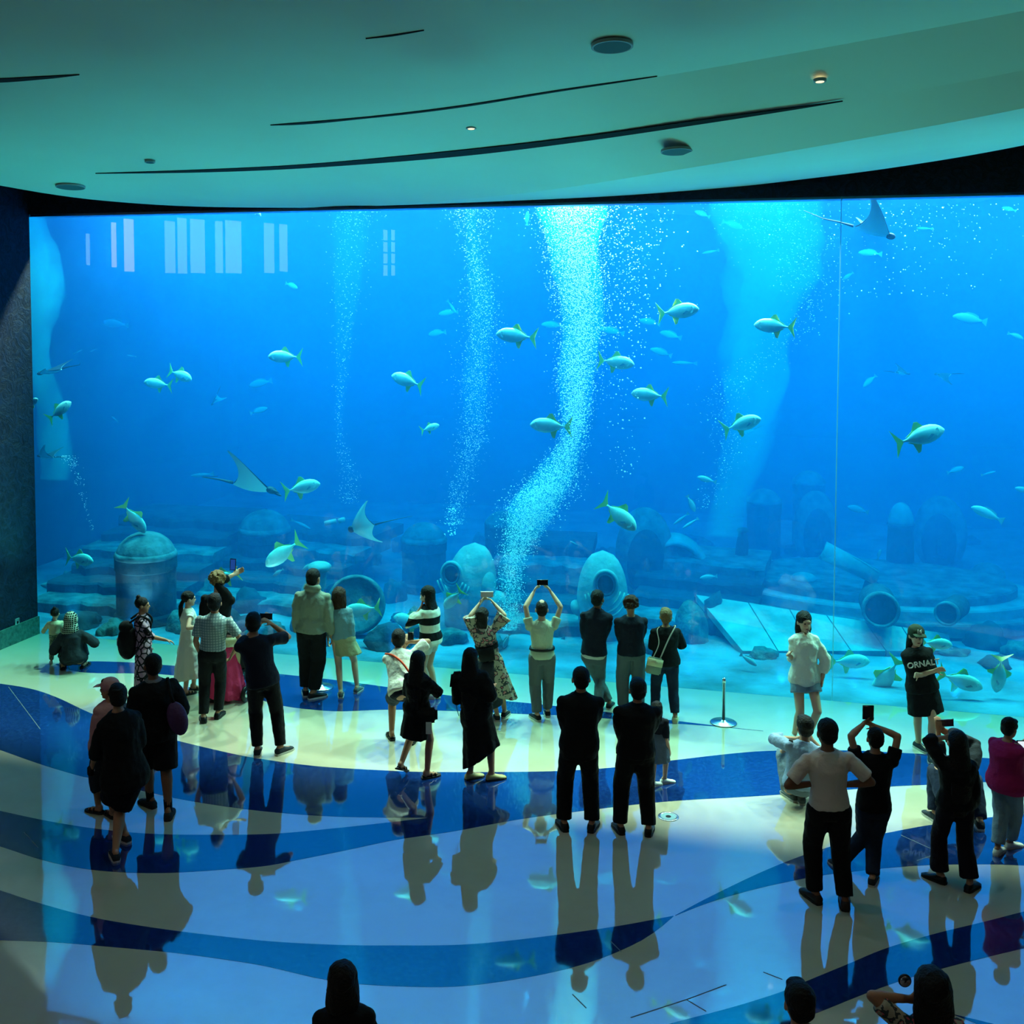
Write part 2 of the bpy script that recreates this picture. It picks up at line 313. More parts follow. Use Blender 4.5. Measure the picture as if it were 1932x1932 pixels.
# ---------------------------------------------------------------- ceiling: stepped plaster sweeps rising towards the viewer
CZ0, CSL, CY0 = 7.14, 0.10, 16.5
def cp(u, v, dz=0.0):                       # hit of the sloping ceiling plane z = CZ0 + CSL (CY0 - y) + dz
    d = ray(u, v); t = (CZ0 + dz + CSL*CY0 - CAMZ)/(d.z + CSL*d.y); return EYE + d*t
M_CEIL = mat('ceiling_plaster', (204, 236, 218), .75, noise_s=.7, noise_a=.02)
M_SLOTSHADE = mat('slot_shadow', (14, 18, 24), .9)  # near-black strips stand in for the shade inside the ceiling gaps
def curve_px(P, n=10): return spline([(a, b, 0) for a, b in P], n)
def resx(P, x0, x1, n=80):
    out = []; j = 0
    for i in range(n+1):
        x = x0 + (x1-x0)*i/n
        k = 0
        while k < len(P)-2 and P[k+1].x < x: k += 1
        a, b = P[k], P[k+1]; t = (x-a.x)/(b.x-a.x) if abs(b.x-a.x) > 1e-9 else 0; out.append((x, a.y+(b.y-a.y)*t))
    return out
E0 = curve_px([(-700, 190), (-350, 283), (-150, 323), (0, 350), (100, 367), (200, 379), (350, 389), (550, 392), (760, 390), (950, 384), (1130, 376), (1300, 362), (1500, 340), (1700, 314), (1932, 274), (2300, 195), (2700, 90)])
E1 = curve_px([(-700, 189), (-350, 282), (-150, 322), (0, 349), (100, 366), (200, 378), (350, 388), (550, 391), (700, 389), (1000, 363), (1300, 317), (1600, 266), (1932, 204), (2300, 120), (2700, 10)])
E2 = curve_px([(-700, 180), (-350, 264), (-150, 300), (0, 321), (100, 326), (180, 328), (400, 325), (600, 316), (870, 295), (1100, 267), (1300, 238), (1450, 215), (1590, 192), (1932, 132), (2300, 40), (2700, -90)])
E2b = curve_px([(180, 327.5), (400, 320), (600, 309), (870, 284), (1100, 258), (1300, 230), (1450, 210), (1590, 191.5)])
E3 = curve_px([(-700, -60), (-350, 60), (-150, 130), (0, 175), (250, 222), (510, 237), (700, 223), (870, 203), (1050, 174), (1240, 145), (1500, 100), (1932, 20), (2300, -60), (2700, -170)])
E3b = curve_px([(510, 236.5), (700, 220.5), (870, 200), (1050, 171.5), (1240, 144.5)])
E4 = curve_px([(-700, -100), (-80, 156), (0, 156), (80, 150), (150, 142), (400, 108), (700, 72), (800, 58), (1100, 10), (1500, -60), (2300, -250), (2700, -380)])
E4b = curve_px([(-60, 148), (0, 149), (80, 145), (150, 141.5)])
def strip(Pa, Pb, za, zb, name, m, x0=-690, x1=2690, n=110, parent=None):
    A = [cp(x, y, za) for x, y in resx(Pa, x0, x1, n)]; B = [cp(x, y, zb) for x, y in resx(Pb, x0, x1, n)]
    V = []; F = []
    for a, b in zip(A, B): V += [a, b]
    for i in range(n): F.append((2*i, 2*i+2, 2*i+3, 2*i+1))
    return pyd(name, V, F, m, parent, True)
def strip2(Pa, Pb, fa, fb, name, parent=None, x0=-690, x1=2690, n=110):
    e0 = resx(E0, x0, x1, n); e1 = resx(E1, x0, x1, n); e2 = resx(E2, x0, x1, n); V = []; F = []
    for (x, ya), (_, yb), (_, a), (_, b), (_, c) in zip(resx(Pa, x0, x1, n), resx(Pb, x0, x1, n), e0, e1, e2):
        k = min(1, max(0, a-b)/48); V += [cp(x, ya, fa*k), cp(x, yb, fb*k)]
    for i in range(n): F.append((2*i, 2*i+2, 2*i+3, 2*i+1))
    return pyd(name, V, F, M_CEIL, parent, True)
DROP = -.50
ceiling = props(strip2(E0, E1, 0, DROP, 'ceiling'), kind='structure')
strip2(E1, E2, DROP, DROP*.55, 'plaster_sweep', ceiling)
# the upper sweeps carry on towards the viewer and out behind
A = resx(E3, -690, 2690, 110); V = []; F = []
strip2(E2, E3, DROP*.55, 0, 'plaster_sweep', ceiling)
A = [cp(x, y) for x, y in A]; B = [Vector((p.x*1.0, 2.2, CZ0 + CSL*(CY0-2.2))) for p in A]
for a, b in zip(A, B): V += [a, b]
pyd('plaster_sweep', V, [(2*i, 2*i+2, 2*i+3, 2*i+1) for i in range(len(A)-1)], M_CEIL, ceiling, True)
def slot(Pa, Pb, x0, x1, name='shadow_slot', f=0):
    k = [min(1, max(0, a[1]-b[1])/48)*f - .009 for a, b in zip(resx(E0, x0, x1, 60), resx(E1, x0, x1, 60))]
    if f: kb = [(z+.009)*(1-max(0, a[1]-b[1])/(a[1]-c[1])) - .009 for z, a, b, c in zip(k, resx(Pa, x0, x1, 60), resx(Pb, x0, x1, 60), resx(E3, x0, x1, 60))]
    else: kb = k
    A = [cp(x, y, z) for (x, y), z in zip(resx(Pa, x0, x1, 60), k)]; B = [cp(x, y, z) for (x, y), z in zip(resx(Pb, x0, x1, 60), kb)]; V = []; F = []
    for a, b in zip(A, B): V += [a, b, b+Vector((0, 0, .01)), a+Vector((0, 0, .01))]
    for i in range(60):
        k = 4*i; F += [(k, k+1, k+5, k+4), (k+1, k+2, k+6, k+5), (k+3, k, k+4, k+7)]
    pyd(name, V, F, M_SLOTSHADE, ceiling)
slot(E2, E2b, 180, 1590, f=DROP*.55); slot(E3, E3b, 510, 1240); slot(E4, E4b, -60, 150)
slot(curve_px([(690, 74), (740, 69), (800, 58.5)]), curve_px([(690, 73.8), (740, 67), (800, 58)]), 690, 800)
# high dark roof over everything, rear wall with daylight windows (seen mirrored in the big window)
props(solid('ceiling_upper', [Vector((-21, -16.5, 0)), Vector((21, -16.5, 0)), Vector((21, 20, 0)), Vector((-21, 24, 0))], 11, 11.3, M_DARKWALL), kind='structure')
props(solid('wall_far_left', [Vector((-20.4, -16, 0)), Vector((-20, -16, 0)), Vector((-20, 17, 0)), Vector((-20.4, 17, 0))], 0, 11, M_DARKWALL), kind='structure')
# ---------------------------------------------------------------- ceiling fittings
M_SPK = mat('speaker_grille', (70, 100, 104), .8); M_RIM = mat('fitting_rim', (150, 165, 160), .5)
def disc_fit(name, u, v, dia, rim, mm, label, cat, group, dz=0.0, m2=None):
    c = cp(u, v, dz); e = empty(name, c, (-math.atan(CSL), 0, 0), label, cat, group)
    bm = bmesh.new(); lathe(bm, [(dia/2-rim, .01), (dia/2-rim, -.008), (dia/2, -.006), (dia/2, .02)], 28, caps=False); obj('rim', bm, M_RIM, e, True)
    bm = bmesh.new(); lathe(bm, [(dia/2-rim, -.008), (dia/2-rim, .01)], 28); obj('grille' if m2 is None else 'diffuser', bm, mm, e)
    return e
disc_fit('ceiling_speaker', 1155, 88, .36, .02, M_SPK, 'largest round grey ceiling speaker grille, highest above the viewing window', 'speaker', 'round ceiling speakers', -.03)
disc_fit('ceiling_speaker', 1277, 286, .34, .012, M_SPK, 'round ceiling speaker grille near the bright edge sweep of the ceiling', 'speaker', 'round ceiling speakers', -.378)
disc_fit('ceiling_speaker', 133, 353, .40, .012, M_SPK, 'round ceiling speaker grille above the dark stone corner wall', 'speaker', 'round ceiling speakers', -.03)
M_WARM = emis('warm_lamp', (1.0, .66, .36, 1), 2.2)
for u, v, dz, lab in ((889, 242, -.03, 'small lit warm downlight between the two long ceiling slots'), (1547, 153, -.166, 'small lit warm downlight beyond the tapering end of the long slot')):
    e = disc_fit('downlight', u, v, .115, .02, M_WARM, lab, 'light', 'ceiling downlights', dz, 1)
    l = bpy.data.lights.new('downlight_lamp', 'SPOT'); l.energy = 75; l.color = (1, .88, .70); l.spot_size = math.radians(125); l.spot_blend = .6; l.shadow_soft_size = .05
    lo = bpy.data.objects.new('downlight_lamp', l); COL.objects.link(lo); lo.location = e.location + Vector((0, 0, -.06))
for x, y in ((-6.0, 8.5), (4.5, 4.0), (-1.5, 3.2)):          # added unseen warm spots lift the dim floor; no fittings built
    l = bpy.data.lights.new('downlight_lamp', 'SPOT'); l.energy = 75; l.color = (1, .88, .70); l.spot_size = math.radians(125); l.spot_blend = .6; l.shadow_soft_size = .05
    lo = bpy.data.objects.new('downlight_lamp', l); COL.objects.link(lo); lo.location = (x, y, CZ0 + CSL*(CY0-y) - .08)
disc_fit('downlight', 283, 306, .13, .015, mat('unlit_lamp', (40, 70, 72), .6), 'small unlit downlight in the ceiling near its dark stone corner', 'light', 'ceiling downlights', -.03, 1)
# ---------------------------------------------------------------- rear wall of the hall with tall daylight windows (the big pane mirrors them)
M_SKYW = emis('daylight', (.62, .86, 1.0, 1), 4.5); M_WARMW = emis('daylight_warm', (1.0, .82, .74, 1), 6.5)
RX = -19.9
def mirror_hit(u, v):
    p = tp(u, v, 0.02); d = ray(u, v).normalized(); r = d - GN*(2*d.dot(GN)); return p + r*((RX-p.x)/r.x)
wall_rear = props(empty('wall_rear', (0, -16, 0)), kind='structure')
wins = [(132, 141, 441, 500), (161, 169, 441, 500), (209, 219, 420, 504), (233, 252, 414, 512), (310, 330, 418, 515), (334, 352, 412, 516), (358, 386, 415, 515), (405, 420, 418, 515), (424, 455, 418, 515), (497, 517, 422, 515), (526, 542, 424, 512), (722, 731, 434, 520), (737, 745, 434, 520)]
for i, (a, b, t, bo) in enumerate(wins):
    p, q_ = mirror_hit(a, bo), mirror_hit(b, t); y0, y1 = sorted((p.y, q_.y)); z0, z1 = sorted((p.z, q_.z))
    fr = props(empty('window_%d' % (i+2), (RX, (y0+y1)/2, (z0+z1)/2)), kind='structure'); cy_, cz = (y0+y1)/2, (z0+z1)/2; t = .05
    bm = bmesh.new(); box(bm, (-.05, y0-cy_, z0-cz), (0, y1-cy_, z1-cz)); obj('pane', bm, M_WARMW if i in (2, 3) else M_SKYW, fr)
    bm = bmesh.new()
    box(bm, (-.05, y0-cy_-t, z0-cz-t), (.04, y0-cy_, z1-cz+t)); box(bm, (-.05, y1-cy_, z0-cz-t), (.04, y1-cy_+t, z1-cz+t)); box(bm, (-.05, y0-cy_, z0-cz-t), (.04, y1-cy_, z0-cz)); box(bm, (-.05, y0-cy_, z1-cz), (.04, y1-cy_, z1-cz+t))
    if i > 10:
        for k in (1, 2, 3): zz = z0-cz + (z1-z0)*k/4; box(bm, (-.01, y0-cy_, zz-.04), (.03, y1-cy_, zz+.04))
    obj('window_frame', bm, M_DARKWALL, fr)
bm = bmesh.new(); box(bm, (-20, -.4, 0), (20.4, 0, 11)); obj('wall_panel', bm, M_DARKWALL, wall_rear)
# ---------------------------------------------------------------- the tank
M_WATER = volume_mat('sea_water', W_AB, W_SC, 0.0)
S0, S1, D1, WZ = -3.0, 21.0, 13.5, 7.75
bm = bmesh.new(); prism(bm, [gw(S0, .06, 0), gw(S1, .06, 0), gw(S1, D1, 0), gw(S0, D1, 0)], -.2, WZ); bmesh.ops.recalc_face_normals(bm, faces=bm.faces)
props(obj('water', bm, M_WATER), label='clear blue sea water filling the giant viewing tank', cat='water', kind='stuff')
M_SAND = mat('tank_sand', (112, 138, 160), .95, noise_s=1.1, noise_a=.25, bump=.6, bump_s=6)
M_ROCKWALL = mat('tank_rock_wall', (70, 90, 110), .9, noise_s=.5, noise_a=.3, bump=.8, bump_s=2)
nx, ny = 90, 50; V = []; F = []
for j in range(ny+1):
    for i in range(nx+1):
        p = gw(S0+(S1-S0)*i/nx, .06+(D1-.06)*j/ny, 0); h = noise.noise(p*.5)*.10*min(1, j/8) + noise.noise(p*2.2)*.03*min(1, j/4); V.append(p + Vector((0, 0, h-.02)))
for j in range(ny):
    for i in range(nx): k = j*(nx+1)+i; F.append((k, k+1, k+nx+2, k+nx+1))
props(pyd('floor_tank', V, F, M_SAND, None, True), kind='structure')
props(solid('wall_tank_back', [gw(S0, D1, 0), gw(S1, D1, 0), gw(S1, D1+.4, 0), gw(S0, D1+.4, 0)], -.3, 11, M_ROCKWALL), kind='structure')
props(solid('wall_tank_left', [gw(S0-.4, .1, 0), gw(S0, .1, 0), gw(S0, D1, 0), gw(S0-.4, D1, 0)], -.3, 11, M_ROCKWALL), kind='structure')
props(solid('wall_tank_right', [gw(S1, .1, 0), gw(S1+.4, .1, 0), gw(S1+.4, D1, 0), gw(S1, D1, 0)], -.3, 11, M_ROCKWALL), kind='structure')
# ---------------------------------------------------------------- drowned stone city on the tank floor
M_RUIN = mat('weathered_stone', (104, 122, 130), .9, noise_s=3.5, noise_a=.28, bump=.6, bump_s=9)
M_RUIN2 = mat('pale_stone', (146, 164, 168), .9, noise_s=2.5, noise_a=.18, bump=.4, bump_s=8)
M_RUIN3 = mat('dark_stone', (50, 66, 80), .95, noise_s=3, noise_a=.25, bump=.7, bump_s=7)
M_CORAL = mat('coral_rock', (84, 104, 108), .95, noise_s=5, noise_a=.3, bump=.9, bump_s=12)
def base(u, vb, z=0.0):
    p = gp(u, vb, z); return p, p.y/FPX
def ztop(p, v): return at_y(PX, v, p.y).z
def turn(a): return GANG + math.radians(a)
def thing(name, p, rz, label, cat, group=None): return empty(name, p, (0, 0, rz), label, cat, group)
def half_dome(bm, rx, ry, rz, z0=0.0, n=28, nv=9):
    secs = [(Vector((0, 0, z0 + rz*math.sin(PI/2*k/nv))), Vector((rx*math.cos(PI/2*k/nv)+1e-3, 0, 0)), Vector((0, ry*math.cos(PI/2*k/nv)+1e-3, 0))) for k in range(nv+1)]; rings(bm, secs, n)
def domed_drum(u, vb, w_, vt, label, rot=0, m=M_RUIN3, md=M_RUIN):
    p, s = base(u, vb); r = w_*s/2; zt = ztop(p, vt); e = thing('domed_drum', p, turn(rot), label, 'ruin', 'domed drums of the sunken city')
    zd = max(.15, zt - r*.85); bm = bmesh.new(); lathe(bm, [(r*1.08, 0), (r*1.08, .12), (r, .16), (r, zd*.8), (r*1.04, zd*.82), (r*1.04, zd)], 30); obj('drum', bm, m, e, False)
    bm = bmesh.new(); half_dome(bm, r*1.0, r*1.0, zt-zd, zd); obj('dome', bm, md, e, True); 
    bm = bmesh.new(); lathe(bm, [(r*1.03, zd-.02), (r*1.06, zd+.03), (r*1.0, zd+.1)], 30); obj('rim', bm, md, e, True); return e
domed_drum(277, 1168, 112, 1003, 'big dark drum with pale low dome behind the child and squatting figure')
domed_drum(500, 1095, 96, 962, 'hazy domed drum beneath the pale gliding manta ray')
domed_drum(800, 1110, 84, 986, 'domed drum standing behind the first big eye mask')
domed_drum(948, 1100, 66, 964, 'tall domed drum half hidden by the bright bubble column')
domed_drum(1440, 1060, 62, 922, 'low domed drum just beyond the foot of the wide white bubble plume', m=M_RUIN3)
domed_drum(1524, 1040, 58, 888, 'most distant high dome left of the pane seam')
domed_drum(1862, 1120, 60, 1062, 'low hazy dome by the right end of the round terrace')
# arches and faces far behind
def face_arch(u, vb, w_, vt, label, rot=0):
    p, s = base(u, vb); r = w_*s/2; H = ztop(p, vt); e = thing('stone_hood', p, turn(rot), label, 'ruin', 'hooded stone heads')
    bm = bmesh.new(); ellipsoid(bm, (0, 0, H*.48), r, r*.8, H*.54, None, 28, 16); obj('hood', bm, M_RUIN, e, True)
    bm = bmesh.new(); ellipsoid(bm, (0, -r*.52, H*.42), r*.66, r*.42, H*.40, None, 24, 14); obj('face', bm, M_RUIN3, e, True)
    bm = bmesh.new(); ellipsoid(bm, (0, -r*.98, H*.38), r*.10, r*.16, H*.12, None); ellipsoid(bm, (0, -r*.92, H*.22), r*.22, r*.1, H*.03, None); obj('nose', bm, M_RUIN3, e, True); return e
face_arch(1537, 1062, 82, 928, 'hooded stone head standing against the seam, hollow dark face', 8)
face_arch(1772, 1072, 96, 938, 'hooded stone head beyond the round topped pillar', -12)
face_arch(1215, 1120, 110, 960, 'broad hazy hooded head between the two eye masks and the plume', 10)
# round topped pillar
p, s = base(1697, 1112); e = thing('round_topped_pillar', p, turn(0), 'thick pillar with pale round cap between the seam and right frame edge', 'pillar'); r = 23*s; H = ztop(p, 948)
bm = bmesh.new(); lathe(bm, [(r*1.35, 0), (r*1.3, .2), (r*1.12, .3), (r*1.02, H-.5), (r*1.1, H-.42)], 26); obj('shaft', bm, M_RUIN3, e, True)
bm = bmesh.new(); half_dome(bm, r, r, .42, H-.42); obj('cap', bm, M_RUIN2, e, True)
# masks: egg shaped helmets with a ringed round eye
def mask(u, vb, w_, vt, label, rot, eye, er, tilt=0, snout=False, group='stone eye masks'):
    p, s = base(u, vb); rx = w_*s/2; H = ztop(p, vt); e = thing('eye_mask', p, turn(rot), label, 'statue', group)
    T = Matrix.Rotation(math.radians(tilt), 3, 'Y')
    bm = bmesh.new(); secs = []; N = 18
    for k in range(N+1):
        t = k/N; z = H*t; a = (.84+.16*(t/.35)) if t < .35 else math.sqrt(max(0, 1-((t-.35)/.65)**2.3)); wx = rx*a; off = (t-.5)*H*math.tan(math.radians(tilt))
        secs.append((Vector((off, 0, z)), Vector((wx+.002, 0, 0)), Vector((0, rx*.85*a+.002, 0))))
    rings(bm, secs, 32); obj('shell', bm, M_RUIN2, e, True)
    ex = (eye[0]-u)*s; ez = ztop(p, eye[1]); R = er*s; yy = -rx*.80*math.sqrt(max(.1, 1-(ex/rx)**2*.8))
    def ring(rr, th, m, nm, y0):
        bm = bmesh.new(); M = Matrix.Rotation(PI/2, 3, 'X'); secs = []
        for k in range(13):
            a = 2*PI*k/12; secs.append((rr + th*math.cos(a), th*math.sin(a)))
        n = 36; R_ = []
        for i in range(n):
            b = 2*PI*i/n; R_.append([bm.verts.new(Vector((ex + q0*math.cos(b)*.86, y0 - q1*1.3, ez + q0*math.sin(b)))) for q0, q1 in secs[:-1]])
        for i in range(n):
            for k in range(12): bm.faces.new((R_[i][k], R_[i][(k+1) % 12], R_[(i+1) % n][(k+1) % 12], R_[(i+1) % n][k]))
        return obj(nm, bm, m, e, True)
    ring(R, R*.16, M_RUIN2, 'eye_ring', yy-.02); ring(R*.78, R*.09, M_RUIN, 'eye_ring', yy-.04)
    bm = bmesh.new(); ellipsoid(bm, (ex, yy+.02, ez), R*.66, R*.35, R*.76, None, 22, 12); obj('eyeball', bm, M_RUIN3, e, True)
    for k in range(3):                       # raised folds under the eye
        bm = bmesh.new(); pts = []
        for i in range(13):
            a = PI*(1.12+.76*i/12); q = R*(1.35+.34*k); x_ = ex+q*math.cos(a)*.85; pts.append((x_, -rx*.86*math.sqrt(max(.06, 1-(x_/rx)**2)), ez + q*math.sin(a)*1.25))
        tube(bm, pts, R*.075, 7); obj('fold', bm, M_RUIN2, e, True)
    bm = bmesh.new()
    if snout:
        ellipsoid(bm, (rx*1.0, -rx*.25, H*.30), rx*.42, rx*.4, H*.16, Matrix.Rotation(.5, 3, 'Y'), 18, 10); ellipsoid(bm, (rx*.72, -rx*.3, H*.50), rx*.34, rx*.42, H*.2, None, 18, 10)
    else:
        ellipsoid(bm, (-rx*.95, -rx*.15, H*.32), rx*.25, rx*.35, H*.10, Matrix.Rotation(-.6, 3, 'Y'), 18, 10)
    obj('snout', bm, M_RUIN2, e, True); return e
mask(888, 1178, 100, 1023, 'egg shaped stone mask with dark round eye and blunt snout, left of bubble column', 0, (860, 1076), 22, 6, True)
mask(1136, 1200, 98, 1038, 'egg shaped stone mask with large ringed eye behind the navy jacket man', 0, (1147, 1092), 25, 0)
# crested helmet
p, s = base(1272, 1118); e = thing('crested_helmet', p, turn(8), 'cracked stone helmet with thick raised crest right of the second eye mask', 'statue'); r = 66*s; H = ztop(p, 1014)
bm = bmesh.new(); half_dome(bm, r, r*.8, H*.92, 0); obj('shell', bm, M_RUIN, e, True)
bm = bmesh.new(); secs = []
for k in range(15):
    a = PI*(.02+.60*k/14); c = Vector((math.cos(a)*r*1.0, -.05, math.sin(a)*H*.98)); d = Vector((math.cos(a), 0, math.sin(a))); secs.append((c, d*.10, Vector((0, r*.62, 0))))
rings(bm, secs, 16); obj('crest', bm, M_RUIN2, e, True)
bm = bmesh.new(); ellipsoid(bm, (-r*.95, -.2, H*.18), r*.55, r*.35, H*.22, None, 20, 10); obj('visor', bm, M_RUIN2, e, True)
# stairs
def stairs(u0, u1, vs_, label, rot=0, drop=0):
    pm, s = base((u0+u1)/2, vs_[0]); e = thing('stone_stairs', pm, turn(rot), label, 'stairs', 'flights of sunken stairs'); z = 0
    L = (u1-u0)*s; rise = .19
    for k in range(len(vs_)):
        bm = bmesh.new(); y0 = k*.62; jl = random.uniform(-.1, .15)
        a0 = -L/2+jl; n3 = 14; nrm = [(a0 + (L-jl)*i/n3, noise.noise(Vector((i*.7, k*3.1, rot)))*.16) for i in range(n3+1)]; R_ = []
        for x, w_ in nrm: R_.append([bm.verts.new((x, y0+w_, k*rise-.02)), bm.verts.new((x, y0+w_*1.2, (k+1)*rise-.04+w_*.12)), bm.verts.new((x, y0+w_+.05, (k+1)*rise+w_*.12)), bm.verts.new((x, y0+1.5, (k+1)*rise)), bm.verts.new((x, y0+1.5, k*rise-.02))])
        for a, b in zip(R_, R_[1:]):
            for i in range(5): bm.faces.new((a[i], a[(i+1) % 5], b[(i+1) % 5], b[i]))
        bm.faces.new(R_[0]); bm.faces.new(R_[-1]); bmesh.ops.recalc_face_normals(bm, faces=bm.faces)
        obj('stair_step', bm, M_RUIN3 if k % 3 else M_RUIN, e)
    return e
stairs(40, 330, [1160, 1140, 1120, 1100, 1083, 1063], 'stone steps behind the child, next to the dark stone wall', 2)
stairs(318, 600, [1150, 1120, 1100, 1080, 1060], 'stone steps behind the raised phone of the curly haired visitor', -8)
stairs(900, 1100, [1195, 1180, 1160, 1140, 1120], 'stone steps at the foot of the bubble column, between the eye masks', 4)
stairs(1160, 1420, [1190, 1170, 1150, 1130], 'stone steps in front of the crested helmet', -6)
# round terrace and the paved ramp
p, s = base(1668, 1176); e = thing('round_terrace', p, turn(0), 'round stepped terrace of three stone discs behind the two posing women', 'terrace')
for k, (r, z0, z1) in enumerate(((3.05, 0, .22), (2.75, .22, .40), (2.35, .40, .56))):
    bm = bmesh.new(); lathe(bm, [(r, z0), (r, z1-.03), (r-.03, z1)], 64); 
    for v in bm.verts: v.co.y = v.co.y*.62 + 1.15
    obj('terrace_disc', bm, M_RUIN if k != 1 else M_RUIN2, e)
e = empty('paved_ramp', gp(1500, 1228, .02), (0, 0, 0), 'long sloping ramp of large pale stone panels behind the woman in the white shirt', 'ramp'); o0 = e.location.copy()
tops = [(1312, 1122), (1412, 1137), (1490, 1150), (1560, 1161), (1632, 1172), (1702, 1183), (1790, 1196)]; bots = [(1400, 1228), (1468, 1228), (1534, 1228), (1606, 1228), (1672, 1228), (1730, 1228), (1800, 1226)]
for i in range(6):
    ta, tb = tops[i], tops[i+1]; ba, bb_ = bots[i], bots[i+1]; g = 1.1
    A = gp(ta[0]+g, ta[1], .55-.045*i); B = gp(tb[0]-g, tb[1], .55-.045*(i+1)); C = gp(bb_[0]-g, bb_[1], .06); D = gp(ba[0]+g, ba[1], .06)
    bm = bmesh.new(); dn = Vector((0, .02, -.12)); a = [bm.verts.new(x-o0) for x in (A, B, C, D)]; b = [bm.verts.new(x-o0+dn) for x in (A, B, C, D)]
    bm.faces.new(a); bm.faces.new(list(reversed(b)))
    for k in range(4): bm.faces.new((a[(k+1) % 4], a[k], b[k], b[(k+1) % 4]))
    obj('ramp_panel', bm, M_RUIN2, e)
bm = bmesh.new(); P_ = [gp(1310, 1124, .48), gp(1790, 1197, .2), gp(1730, 1226, .0), gp(1404, 1226, .0)]; a = [bm.verts.new(x-o0) for x in P_]; b = [bm.verts.new(Vector((x.x, x.y, -.02))-o0) for x in P_]
bm.faces.new(a)
for k in range(4): bm.faces.new((a[(k+1) % 4], a[k], b[k], b[(k+1) % 4]))
obj('ramp_core', bm, M_RUIN3, e)
# drums lying on the terrace
def stone_wheel(u, vb, w_, label, group='stone wheels on the terrace', rot=0, z=.5):
    p, s = base(u, vb, z); r = w_*s/2; e = thing('drum_stone', p, turn(rot), label, 'ruin', group)
    M = Matrix.Translation((0, 0, r*.75)) @ Matrix.Rotation(PI/2, 4, 'X')
    bm = bmesh.new(); lathe(bm, [(r, -.3), (r*1.0, .25), (r*.95, .3)], 32); bm.transform(M); obj('drum_body', bm, M_RUIN3, e, False)
    bm = bmesh.new(); lathe(bm, [(r*.93, .26), (r*1.03, .26), (r*1.05, .34), (r*.86, .35), (r*.86, .26)], 32); bm.transform(M); obj('drum_rim', bm, M_RUIN, e, True)
stone_wheel(1657, 1165, 66, 'wide dark stone wheel lying upright on the round terrace')
stone_wheel(1797, 1166, 44, 'smaller stone wheel on the terrace behind the cap woman', rot=-25)
# leaning beam
p = tp(1606, 1064, 4.0); e = empty('leaning_beam', p, (0, math.radians(27), GANG), 'broken square stone beam leaning just right of the pane seam', 'ruin')
bm = bmesh.new(); box(bm, (-.50, -.12, -.14), (.50, .12, .14)); bmesh.ops.bevel(bm, geom=bm.edges, offset=.04, segments=2)
bmesh.ops.subdivide_edges(bm, edges=bm.edges, cuts=2)
for v in bm.verts: v.co += noise.noise_vector(v.co*4)*.06; v.co.z *= 1 - .35*(v.co.x > 0)*v.co.x*2
obj('beam_block', bm, M_RUIN2, e, True)
bm = bmesh.new(); tube(bm, [(.45, .05, -.1), (.6, .05, -.7), (.55, .05, -1.6)], [.12, .15, .22]); obj('beam_prop', bm, M_RUIN3, e, True)
# carved disc and pale pillar behind the couple
p, s = base(672, 1192); e = thing('carved_disc', p, turn(14), 'round pitted stone disc standing on edge behind the blue cardigan woman', 'ruin')
bm = bmesh.new(); r = 56*s; lathe(bm, [(r, -.1), (r, .1), (r*.9, .16), (r*.84, .10), (r*.3, .12)], 40); bm.transform(Matrix.Translation((0, 0, r*.95)) @ Matrix.Rotation(PI/2-.25, 4, 'X')); obj('disc_body', bm, M_RUIN, e, True)
def leaning_pillar(u, vb, w_, vt, lean, label, m=M_RUIN2):
    p, s = base(u, vb); r = w_*s/2; H = ztop(p, vt); e = thing('leaning_pillar', p, turn(0), label, 'pillar', 'leaning pillar stumps')
    bm = bmesh.new(); tube(bm, [(0, 0, -.05), (lean*.3, 0, H*.35), (lean*.7, 0, H*.75), (lean, 0, H)], [r*1.25, r*1.1, r*.9, r*.75], 12)
    for v in bm.verts: v.co += noise.noise_vector(v.co*3)*.08
    obj('shaft', bm, m, e, True); bm = bmesh.new(); ellipsoid(bm, (lean, 0, H), r*1.05, r, r*.5); obj('capital', bm, m, e, True)
leaning_pillar(573, 1185, 44, 1068, .30, 'pale rugged leaning pillar stump behind the grey hooded man')
leaning_pillar(1395, 1120, 22, 1000, .05, 'dark thin pillar stump beneath the wide white plume', M_RUIN3)
leaning_pillar(1526, 1152, 46, 1092, -.1, 'pale lumpy rock pillar behind the white shirt woman')
leaning_pillar(1843, 1168, 30, 1118, .2, 'short pale pillar bent over the terrace end')
